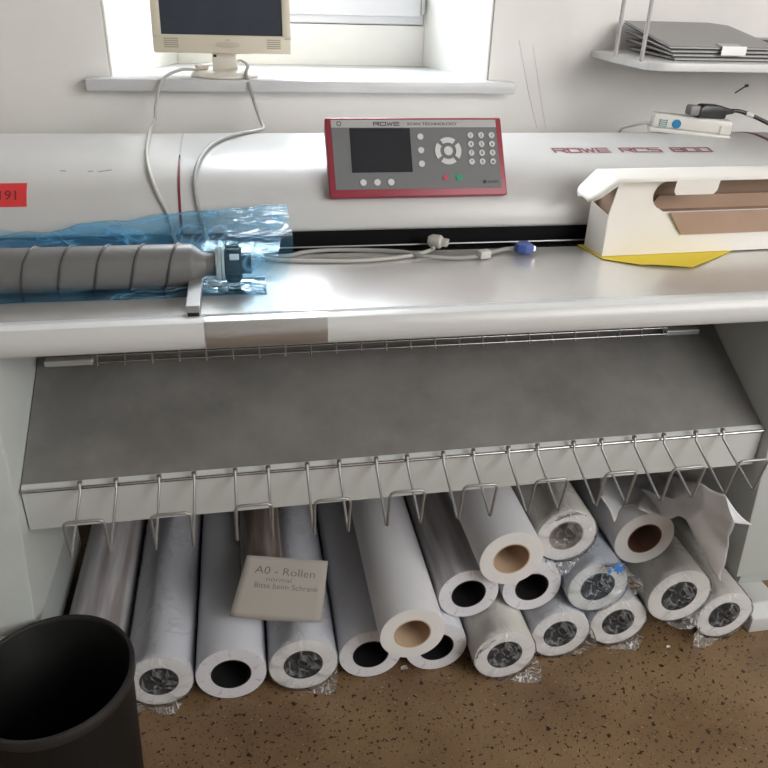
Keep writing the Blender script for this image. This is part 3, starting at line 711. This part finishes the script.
b.box(.020, .022, -.0222, -.0212, .016, .033, M=PM); b.box(.036, .038, -.0222, -.0212, .016, .033, M=PM)
b.build('rating_label', mat('label_teal', (.20, .34, .38), .5), ps_)
cw = [PM @ Vector((.004, 0, .016)), PM @ Vector((-.012, .004, .016)), PM @ Vector((-.03, .03, .005)), PM @ Vector((-.045, .08, -.010)), PM @ Vector((-.05, .13, -.034)), PM @ Vector((-.05, .19, -.075))]
MB().tube(cw, .0042, 10, smooth=5).build('cord', M_pw, ps_, 60)
pg = thing('power_plug', 'black angled mains plug with black cord sitting in the white power strip', 'plug', PM @ Vector((.13, 0, .038)))
QM = PM @ Matrix.Translation((.130, 0, .0442)) @ Matrix.Rotation(math.radians(24), 4, 'Z')
b = MB().prism([(-.035, 0), (.040, 0), (.040, .010), (.060, .013), (.060, .022), (.020, .030), (-.022, .030), (-.035, .022)], (0, -.016, 0), (1, 0, 0), (0, 0, 1), (0, .032, 0), .004)
b.xform(QM); b.build('plug_body', mat('plug_black', (.02, .02, .022), .35), pg, 40)
MB().box(-.058, -.030, -.013, .013, .004, .027, .005, M=QM).build('plug_grip', mat('plug_mid', (.20, .20, .20), .4), pg, 40)
MB().tube([QM @ Vector(p) for p in ((.055, 0, .018), (.085, -.002, .018), (.125, -.012, .008), (.175, -.03, -.010), (.23, -.055, -.030), (.33, -.07, -.0385), (.45, -.05, -.046))], .0045, 10, smooth=5).build('cord', mat('plug_black', (.02, .02, .022)), pg, 60)
MB().tube([QM @ Vector(p) for p in ((.100, -.0055, .0148), (.118, -.0100, .0100))], .0056, 10).build('cord_tag', mat('tag_white', (.6, .6, .58), .5), pg)

# ------------------------------------------------------------------ wall shelf with rods and folders
sf = thing('wall_shelf', 'white wall shelf with rounded corner hung on thin rods beside the window', 'shelf', (1.3, 1.9, 1.28))
M_rod = mat('rod_grey', (.42, .40, .40), .4)
M_sh = mat('shelf_white', (.64, .64, .635), .4)
c = [(.935, WY), (.925, 1.90), (.927, 1.80)] + [(.985 - .055 * math.cos(a), 1.765 - .045 * math.sin(a)) for a in [PI / 2 * k / 8 for k in range(9)]] + [(1.9, 1.72), (1.9, WY)]
MB().prism(c, (0, 0, 1.278), (1, 0, 0), (0, 1, 0), (0, 0, .018), .002).build('shelf_board', M_sh, sf, 40)
for px, py in ((615, 57), (641, 62)):
    p = at(px, py, z=1.296)
    MB().tube([(p.x, p.y, 1.20 if False else 1.2965), (p.x, p.y, 2.2)], .0048, 12).build('rod', M_rod, sf, 60)
MB().box(1.02, 1.30, 1.93, 2.055, 1.262, 1.278, .002).build('shelf_bracket', mat('bracket_white', (.5, .5, .5), .4), sf)
# folders: thin grey report covers fanned out, front edges low, rear edges raised
M_fo = mat('folder_grey', (.26, .26, .255), .35, var=.06); M_fi = mat('folder_paper', (.55, .55, .54), .8); M_fe = mat('folder_edge', (.04, .04, .04), .5)
labs = ['bottom grey folder of the stack on the wall shelf', 'grey folder second from the bottom of the shelf stack', 'grey folder just under the topmost one on the shelf', 'topmost grey folder with metal clip on the wall shelf stack']
for k in range(4):
    zf = 1.2965 + k * .0085; zb = zf + .004 + k * .012; x0 = .972 + (3 - k) * .008 + .02; x1 = x0 + .285
    yb = 2.035 - k * .002; yf = 1.765 + (3 - k) * .004
    fo = thing('folder', labs[k], 'folder', (x0, yf, zf), 'grey folders on the wall shelf')
    U = Vector((1, 0, 0)); V = Vector((0, yb - yf, zb - zf)).normalized(); NN = Vector((0, -V.z, V.y)); D = math.hypot(yb - yf, zb - zf)
    sk = -.03
    def pf(name, d0, d1, n0, n1, m, ins=0.0, U=U, V=V, NN=NN, x0=x0, x1=x1, yf=yf, zf=zf, fo=fo, D=D):
        base = Vector((0, yf, zf)) + NN * n0
        MB().prism([(x0 + ins, d0), (x1 - ins + .0, d0), (x1 - ins, d1 - .03), (x1 - .04, d1), (x0 + .006 + ins, d1)], base, U, V, NN * (n1 - n0)).build(name, m, fo)
    pf('back_cover', 0, D, 0, .0014, M_fe); pf('pages', .002, D - .004, .0016, .0050, M_fi, .002); pf('front_cover', 0, D, .0052, .0068, M_fo)
    if k == 3:
        base = Vector((0, yf, zf)) + NN * .007
        MB().prism([(x0 + .13, -.002), (x0 + .185, -.002), (x0 + .185, .025), (x0 + .13, .025)], base, U, V, NN * .002, .0008).build('clip', M_metal, fo)
        MB().box(x0 + .13, x0 + .195, yf - .0055, yf - .003, zf - .012, zf + .009, .001).build('clip_front', M_metal, fo)
fo = thing('folder', 'grey folder lying right of the clipped stack, cut off by the photo edge', 'folder', (1.34, 1.8, 1.2965), 'grey folders on the wall shelf')
Mf = Matrix.Translation((1.325, 1.80, 1.2966)) @ Matrix.Rotation(-.10, 4, 'Z')
MB().box(0, .30, 0, .22, 0, .0015, M=Mf).build('back_cover', M_fe, fo); MB().box(.002, .298, .002, .218, .0017, .038, M=Mf).build('pages', M_fi, fo)
MB().box(0, .30, 0, .22, .0382, .040, M=Mf).build('front_cover', M_fo, fo)

# ------------------------------------------------------------------ paper rolls
def roll_face_mat(name, col, wr):
    m = bpy.data.materials.new(name); m.use_nodes = True; nt = m.node_tree; N = nt.nodes; L = nt.links
    b = N['Principled BSDF']; b.inputs['Roughness'].default_value = .75
    tc = N.new('ShaderNodeTexCoord'); sp = N.new('ShaderNodeSeparateXYZ'); L.new(tc.outputs['Object'], sp.inputs[0])
    an = N.new('ShaderNodeMath'); an.operation = 'ARCTAN2'; L.new(sp.outputs['Z'], an.inputs[0]); L.new(sp.outputs['X'], an.inputs[1])
    cb = N.new('ShaderNodeCombineXYZ'); L.new(an.outputs[0], cb.inputs['X'])
    n = N.new('ShaderNodeTexNoise'); n.inputs['Scale'].default_value = 5.5; n.inputs['Detail'].default_value = 5; L.new(cb.outputs[0], n.inputs['Vector'])
    n3 = N.new('ShaderNodeTexNoise'); n3.inputs['Scale'].default_value = 60; L.new(tc.outputs['Object'], n3.inputs['Vector'])
    mu = N.new('ShaderNodeMath'); mu.operation = 'MULTIPLY'; L.new(n.outputs['Fac'], mu.inputs[0]); L.new(n3.outputs['Fac'], mu.inputs[1])
    r = N.new('ShaderNodeValToRGB'); r.color_ramp.elements[0].position = .30; r.color_ramp.elements[1].position = .40
    r.color_ramp.elements[0].color = (*col, 1); r.color_ramp.elements[1].color = (*[c * (1 - wr) for c in col], 1)
    L.new(mu.outputs[0], r.inputs['Fac']); L.new(r.outputs['Color'], b.inputs['Base Color'])
    return m
M_pf = roll_face_mat('roll_end_white', (.66, .655, .69), .30)
M_pf2 = roll_face_mat('roll_end_plain', (.69, .68, .67), .06)
M_ps = mat('roll_paper_blue_white', (.60, .61, .66), .6, var=.06, vscale=6)
M_ps2 = mat('roll_paper_white', (.66, .66, .68), .6, var=.04, vscale=5)
M_pc = mat('roll_paper_cream', (.62, .60, .55), .6, var=.08, vscale=5)
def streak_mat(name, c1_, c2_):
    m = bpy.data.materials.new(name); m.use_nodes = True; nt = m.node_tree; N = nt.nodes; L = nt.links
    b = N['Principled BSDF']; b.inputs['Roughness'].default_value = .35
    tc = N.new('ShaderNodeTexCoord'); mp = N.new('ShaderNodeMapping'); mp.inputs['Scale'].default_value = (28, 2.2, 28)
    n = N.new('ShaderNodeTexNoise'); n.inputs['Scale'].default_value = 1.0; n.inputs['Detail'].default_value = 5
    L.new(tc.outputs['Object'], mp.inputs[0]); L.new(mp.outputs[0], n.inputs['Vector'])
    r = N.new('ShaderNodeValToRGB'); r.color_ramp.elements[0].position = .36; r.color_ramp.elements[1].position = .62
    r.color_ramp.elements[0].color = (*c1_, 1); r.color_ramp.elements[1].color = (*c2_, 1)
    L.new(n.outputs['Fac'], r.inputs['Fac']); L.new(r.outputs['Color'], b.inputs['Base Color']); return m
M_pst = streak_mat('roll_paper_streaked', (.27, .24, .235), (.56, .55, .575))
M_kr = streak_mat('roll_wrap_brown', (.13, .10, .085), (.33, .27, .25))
M_cblack = mat('core_black', (.006, .006, .007), .6); M_ctan = mat('core_cardboard', (.50, .36, .24), .8, var=.08); M_cbr = mat('core_brown', (.17, .09, .055), .8, var=.1)
M_cdark = mat('core_dark_grey', (.010, .011, .013), .35)
F_tail = film('loose_film', (.93, .93, .94), .27, .12, 26, .2, (.74, .74, .74))
F_clear = film('clear_film', (.985, .985, .99), .10, .12, 11, .10, (.72, .73, .75))
F_ink = film('inked_film', (.95, .975, .99), .14, .12, 14, .12, (.66, .74, .82))
def make_roll(cx, cz, yf, r, label, side, face, core, wrap=None, length=.74, rz=0.0, rc=.57, seed=0, tail=None, fz=0.0, ink=False):
    root = bpy.data.objects.new('paper_roll', None); root.empty_display_size = .05; COL.objects.link(root)
    root.location = (cx, yf, cz); root.rotation_euler = (fz, 0, rz)
    tag(root, label, 'paper roll', 'paper rolls stacked under the scanner')
    n = 56; ri = r * rc
    # paper: outer skin slightly telescoped at the end
    MB().lathe([(ri, .0), (r - .001, .0), (r, .0015), (r, length), (ri, length), (ri, 0)], (0, 0, 0), 'Y', n).build('paper', [side], root, 40, local=True)
    MB().lathe([(ri, -.0006), (r * .75, -.0012), (r - .0012, -.0006)], (0, 0, 0), 'Y', n).build('roll_end', face, root, 40, local=True)
    MB().lathe([(ri, length), (ri, -.001), (ri - .003, -.001), (ri - .003, length)], (0, 0, 0), 'Y', n).lathe([(0, .30), (ri - .002, .30), (ri - .002, .302), (0, .302)], (0, 0, 0), 'Y', 32).build('core', core, root, 40, local=True)
    if wrap:
        rnd = random.Random(seed); rows = []; K = 72
        hs = [.70, .5, .35, .22, .12, .06, .03, .012, 0, -.006, -.010, -.011, -.010, -.008]
        rs = [1.0] * 8 + [1.0, .97, .85, .62, .34, .02]
        for h, f in zip(hs, rs):
            row = []
            for k in range(K):
                a = 2 * PI * k / K
                nn = noise.noise(Vector((math.cos(a) * 2.2, math.sin(a) * 2.2, h * 9 + seed * 3.1))); n2 = noise.noise(Vector((math.cos(a) * 7, math.sin(a) * 7, h * 26 + seed)))
                if f > .9: rr = r * f + .0018 + abs(nn) * .0026 + abs(n2) * .0022; hh = h
                else: rr = r * f; hh = h + (nn * .010 - .004) * min(1, f * 1.5) - abs(n2) * .006
                row.append(Vector((rr * math.cos(a), hh, rr * math.sin(a))))
            rows.append(row)
        b = MB().grid(rows, closed=True)
        for (a0, ln) in (tail or []):       # loose corner of the film sticking out past the end of the roll
            tv = []
            for i in range(9):
                f = i / 8; row = []
                for j in range(11):
                    a = a0 + (j / 10 - .5) * 1.5 * (1 - f * .93); rr = r * .97 + f * ln
                    wv = noise.noise(Vector((j * .8, f * 2, seed * 2.7))) * .014 * (1 - f * .5)
                    p = Vector((rr * math.cos(a), -.010 - .020 * f + wv, rr * math.sin(a)))
                    p.z = max(p.z, -cz + .003 + abs(wv) * .4); row.append(p)
                tv.append(row)
            MB().grid(tv).build('loose_film_end', F_tail, root, 180, local=True)
        b.build('plastic_wrap', wrap, root, 180, local=True)
    if ink:
        rnd = random.Random(3); b = MB()
        for k in range(26):
            px_, pz_ = .026 + rnd.gauss(0, .011), .076 + rnd.gauss(0, .007); q_ = rnd.uniform(.0012, .0058) * (1 if k < 9 else .5)
            b.prism([(x * rnd.uniform(.8, 1.3), z) for x, z in circ(q_, 9)], (px_, -.028 + .1 * abs(px_ - .026), pz_), (1, 0, 0), (0, .5, 1), (0, .0008, 0))
        b.build('ink_stain', mat('ink_blue', (.01, .16, .50), .4), root, 0, local=True)
    return root
Y0 = 1.222
RL = [
 # px, py, z(centre), radius, label, side, face, core, wrap, extra
 (164, 679, .073, .0725, 'film-wrapped bluish paper roll on the floor beside the black bin', M_ps, M_pf2, M_cdark, F_clear, dict(tail=[(-PI * .80, .035), (-PI * .45, .010)])),
 (233, 672, .0765, .0765, 'unwrapped white roll with black core on the floor, left below the handwritten note', M_ps, M_pf, M_cblack, None, {}),
 (302, 663, .0765, .0765, 'film-wrapped white roll on the floor, right below the handwritten note', M_ps, M_pf2, M_cdark, F_clear, dict(tail=[(-PI * .28, .018)])),
 (366, 653, .073, .0725, 'unwrapped roll with black core on the floor, left under the protruding large roll', M_ps, M_pf, M_cblack, None, {}),
 (438, 645, .073, .0725, 'black-cored roll on the floor mostly hidden behind the protruding large roll', M_ps, M_pf, M_cblack, None, {}),
 (503, 653, .073, .0730, 'white roll in loose crumpled film on the floor, below the two black-cored second-layer rolls', M_pc, M_pf2, M_cdark, F_clear, dict(tail=[(-PI * .27, .050), (PI * .80, .018)])),
 (560, 632, .073, .0725, 'film-wrapped roll on the floor third from the right along the floor', M_ps, M_pf2, M_cdark, F_clear, dict(tail=[(-PI * .1, .014)])),
 (618, 620, .073, .0725, 'film-wrapped roll on the floor directly below the blue-stained roll', M_ps, M_pf2, M_cdark, F_clear, dict(tail=[(-PI * .38, .030)])),
 (724, 613, .073, .0725, 'film-wrapped roll at the far right end of the pile on the floor', M_pc, M_pf2, M_cdark, F_clear, dict(tail=[(-PI * .70, .045)])),
]
pos = []
for k, (px, py, z, r, lab, side, face, core, wrap, ex) in enumerate(RL):
    p = at(px, py, y=Y0)
    q = at(px, py + 2, z=z + .001); pos.append([q.x, z + .0012, r + .0012, q.y])
print('FLOOR', [tuple(round(v, 3) for v in p) for p in pos])
# push neighbours apart so that no two rolls share space
order = sorted(range(len(pos)), key=lambda i: pos[i][0])
for it in range(60):
    for a, b_ in zip(order, order[1:]):
        d = pos[b_][0] - pos[a][0]; need = pos[a][2] + pos[b_][2] + .0045
        if d < need: pos[a][0] -= (need - d) / 2; pos[b_][0] += (need - d) / 2
print('FLOOR2', [tuple(round(v, 3) for v in p) for p in pos])
for k, (px, py, z, r, lab, side, face, core, wrap, ex) in enumerate(RL):
    make_roll(pos[k][0], pos[k][1] + .0005, pos[k][3], pos[k][2], lab, side, face, core, wrap, seed=k + 1, **ex)
def rest(ia, ib, r, gap=.0038, A=None, B=None):
    """centre of a roll of radius r lying in the valley between two others"""
    A = A or pos[ia]; B = B or pos[ib]
    ra = A[2] + r + gap; rb = B[2] + r + gap; dx = B[0] - A[0]; dz = B[1] - A[1]; d = math.hypot(dx, dz)
    a = (ra * ra - rb * rb + d * d) / (2 * d); h = math.sqrt(max(0, ra * ra - a * a))
    ux, uz = dx / d, dz / d
    return [A[0] + ux * a - uz * h, A[1] + uz * a + ux * h, r]
UP = {}
def upper(key, A, B, r, py_hint, lab, side, face, core, wrap=None, yfix=None, **ex):
    c = rest(None, None, r, A=A, B=B)
    yf = yfix if yfix else 1.22
    UP[key] = c + [yf]
    make_roll(c[0], c[1], yf, r, lab, side, face, core, wrap, seed=40 + len(UP), **ex)
    print('UP', key, [round(v, 3) for v in c])
    return c
p6 = upper('big', pos[3], pos[4], .0725, 0, 'large white roll with tan cardboard core sticking out in front of the pile', M_ps2, M_pf2, M_ctan, None, yfix=1.145)
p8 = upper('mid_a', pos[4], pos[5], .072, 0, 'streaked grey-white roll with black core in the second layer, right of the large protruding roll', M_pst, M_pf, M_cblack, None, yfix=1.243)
p9 = upper('mid_b', pos[5], pos[6], .072, 0, 'white roll with black core in the second layer, just under the plain tan-cored roll', M_ps, M_pf, M_cblack, None, yfix=1.243)
p13 = upper('ink', pos[6], pos[7], .0745, 0, 'film-wrapped roll with blue ink stains on its film', M_ps, M_pf2, M_cdark, F_ink, tail=[(PI * .05, .026), (PI * .38, .022)], ink=True)
p16 = upper('sixteen', pos[7], pos[8], .081, 0, 'large film-wrapped cream roll wedged between the two rightmost floor rolls', M_pc, M_pf2, M_cdark, F_clear, yfix=1.212, tail=[(-PI * .35, .012)])
p10 = upper('top_a', p8, p9, .074, 0, 'plain white roll with tan core on top of the pile', M_ps2, M_pf2, M_ctan, None, yfix=1.205)
p14 = upper('top_b', p9, p13, .073, 0, 'cream roll in glossy film on top of the pile, right of the plain tan-cored roll', M_pc, M_pf2, mat('core_greige', (.30, .25, .22), .8), F_clear, yfix=1.262, tail=[(-PI * .55, .022), (PI * .55, .012)])
p15 = upper('top_c', p13, p16, .076, 0, 'white roll with brown core on top of the pile under the torn paper sheet', M_ps2, M_pf2, M_cbr, None, yfix=1.275)
# dark roll at far left behind the bin, brown wrapped roll behind the note
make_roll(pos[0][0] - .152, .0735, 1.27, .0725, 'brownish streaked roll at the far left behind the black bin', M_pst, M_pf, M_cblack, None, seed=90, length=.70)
c = rest(1, 2, .050, gap=.005)
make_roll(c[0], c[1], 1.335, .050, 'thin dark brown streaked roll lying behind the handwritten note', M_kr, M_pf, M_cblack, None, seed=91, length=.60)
NOTE_ROLL = c

# ------------------------------------------------------------------ handwritten note
NY = 1.315
nc = [at(247, 555, y=NY), at(328, 561, y=NY - .004), at(321, 622, y=NY - .065), at(292, 625, y=NY - .068), at(262, 623, y=NY - .066), at(229, 616, y=NY - .060)]
def note_pt(u, v, off=0.0):
    t_ = nc[0].lerp(nc[1], u); bt = nc[5].lerp(nc[2], u)
    p = t_.lerp(bt, v); n = (nc[1] - nc[0]).cross(nc[5] - nc[0]).normalized()
    if n.y > 0: n = -n
    p = p + n * (off + .003 * math.sin(PI * v) * math.sin(2.4 * u + .3)); 
    return p
NN_ = 12
rows = [[note_pt(i / NN_, j / NN_ + (.03 * math.sin(PI * i / NN_) if j == NN_ else 0)) for i in range(NN_ + 1)] for j in range(NN_ + 1)]
nt_ = thing('handwritten_note', 'square of grey-beige card with handwriting leaning on the rolls', 'note', nc[5])
o = MB().grid(rows).build('card', mat('note_card', (.38, .35, .315), .8, var=.04), nt_, 60); o.modifiers.new('s', 'SOLIDIFY').thickness = .0008
b = MB(); nw = (nc[1] - nc[0]).length; nh = (nc[5] - nc[0]).length
def nfn(u0, v0, sl=0): return lambda x, y: note_pt(u0 + (x) / nw, v0 - (y) / nh + sl * x / nw, .0012)
text_mb(b, 'A0 - Rollen', nfn(.14, .27, .03), .024, 1.2, -.012)
text_mb(b, 'normal', nfn(.29, .385, .03), .015, 1.3, -.012)
text_mb(b, 'Bitte beim Schrank', nfn(.17, .50, .02), .0175, 1.02, -.012)
b.build('handwriting', mat('pen_ink', (.09, .08, .085), .7), nt_)

# ------------------------------------------------------------------ torn paper sheet draped over the top rolls at right
M_tp = mat('torn_paper', (.80, .80, .82), .8, var=.03, vscale=4)
def sheet(name, tri_px, faces, label, m=M_tp, cuts=3, amp=.006):
    t = bmesh.new(); vs = [t.verts.new(at(x, y_, y=yy)) for x, y_, yy in tri_px]
    for f in faces: t.faces.new([vs[i] for i in f])
    bmesh.ops.triangulate(t, faces=t.faces[:]); bmesh.ops.subdivide_edges(t, edges=t.edges[:], cuts=cuts, use_grid_fill=True)
    for v in t.verts: v.co += Vector((noise.noise(v.co * 25) * amp * .4, noise.noise(v.co * 18 + Vector((5, 5, 5))) * amp, noise.noise(v.co * 22 + Vector((9, 1, 2))) * amp))
    for v in t.verts:                              # let the paper rest on the rolls below instead of passing through them
        for c_, yf_ in ((p15, 1.275), (p16, 1.212), (p14, 1.262), (pos[8], pos[8][3])):
            if v.co.y > yf_ - .004:
                q = Vector((v.co.x - c_[0], 0, v.co.z - c_[1]))
                if q.length < c_[2] + .007: q = q.normalized() * (c_[2] + .007); v.co.x = c_[0] + q.x; v.co.z = c_[1] + q.z
    b = MB(); b._add(t); o = b.build(name, m, None, 50); s_ = o.modifiers.new('s', 'SOLIDIFY'); s_.thickness = .0006; s_.offset = 1
    return tag(o, label, 'paper')
def on_roll(px, py, c, yf, gap=.006):
    d = WM @ _cs(px, py); R_ = c[2] + gap; ox, oz = EYE.x - c[0], EYE.z - c[1]
    A_ = d.x ** 2 + d.z ** 2; B_ = 2 * (ox * d.x + oz * d.z); C_ = ox * ox + oz * oz - R_ * R_
    q = B_ * B_ - 4 * A_ * C_
    t = (-B_ - math.sqrt(max(q, 0))) / (2 * A_)
    return EYE + d * t
def YP(px, py, gap=.018): return (px, py, max(on_roll(px, py, p15, 1.275, gap).y, 1.250))
sheet('torn_paper_sheet', [YP(598, 468), YP(636, 470), YP(664, 470), (700, 484, 1.150), (724, 494, 1.095), (752, 526, 1.040), (736, 522, 1.055), (728, 535, 1.068), (727, 556, 1.072), (720, 584, 1.075), (708, 562, 1.10), (697, 540, 1.125), (686, 521, 1.155), (664, 515, 1.235), (640, 510, 1.255), YP(622, 503), (614, 519, 1.255), (602, 496, 1.30), YP(640, 490), (674, 498, 1.22), (706, 508, 1.12), (712, 528, 1.10)],
      [(0, 1, 18, 14, 15, 17), (15, 16, 17), (1, 2, 19, 18), (2, 3, 20, 19), (3, 4, 20), (4, 5, 6, 20), (6, 7, 21, 20), (7, 8, 11, 21), (8, 9, 10, 11), (11, 12, 20, 21), (12, 13, 19, 20), (13, 14, 18, 19)],
      'crumpled torn white paper sheet draped over the top right roll, its point hanging down', cuts=6, amp=.010)

# ------------------------------------------------------------------ waste bin
def circum(a, b_, c_):
    ax_, ay, bx_, by, cx_, cy = a.x, a.y, b_.x, b_.y, c_.x, c_.y
    d = 2 * (ax_ * (by - cy) + bx_ * (cy - ay) + cx_ * (ay - by))
    ux = ((ax_**2 + ay**2) * (by - cy) + (bx_**2 + by**2) * (cy - ay) + (cx_**2 + cy**2) * (ay - by)) / d
    uy = ((ax_**2 + ay**2) * (cx_ - bx_) + (bx_**2 + by**2) * (ax_ - cx_) + (cx_**2 + cy**2) * (bx_ - ax_)) / d
    return ux, uy, math.hypot(ux - ax_, uy - ay)
BZr = .470
bx_, by_, br_ = circum(at(75, 616, z=BZr), at(133, 655, z=BZr), at(0, 742, z=BZr))
print('BIN', bx_, by_, br_)
bn = thing('waste_bin', 'round black plastic waste bin standing open on the floor at lower left', 'waste bin', (bx_, by_, 0))
M_bin = mat('bin_black', (.007, .007, .007), .5, spec=.25)
r = br_; rb = r * .80
MB().lathe([(0, .004), (rb - .004, .004), (r - .006, BZr - .004), (r - .003, BZr), (r - .001, BZr), (r - .003, BZr - .02), (rb, .001), (0, .001)], (bx_, by_, 0), 'Z', 72).build('bin_body', M_bin, bn, 40)
MB().lathe([(r - .006, BZr - .002), (r - .004, BZr + .003), (r + .001, BZr + .003), (r + .003, BZr - .002), (r + .002, BZr - .016), (r - .001, BZr - .018), (r - .004, BZr - .01)], (bx_, by_, 0), 'Z', 72, close=True).build('rim', mat('rim_black', (.018, .017, .017), .5), bn, 60)

# ------------------------------------------------------------------ bits of litter on the floor
for px, py, lab, m, s in ((668, 647, 'tiny white paper scrap on the floor below the right-hand rolls', (.7, .7, .68), .006), (404, 668, 'small crumpled film scrap on the floor under the large protruding roll', (.45, .42, .40), .010)):
    p = at(px, py, z=0)
    b = MB(); rows = [[p + Vector((s * (i / 3 - .5) * 1.6 + .001 * math.sin(j * 3), s * (j / 3 - .5), .0012 + .002 * abs(math.sin(i * 2.2 + j)))) for i in range(4)] for j in range(4)]
    b.grid(rows); o = b.build('paper_scrap', mat('scrap_%d' % px, m, .7), None); o.modifiers.new('s', 'SOLIDIFY').thickness = .0006
    tag(o, lab, 'scrap')
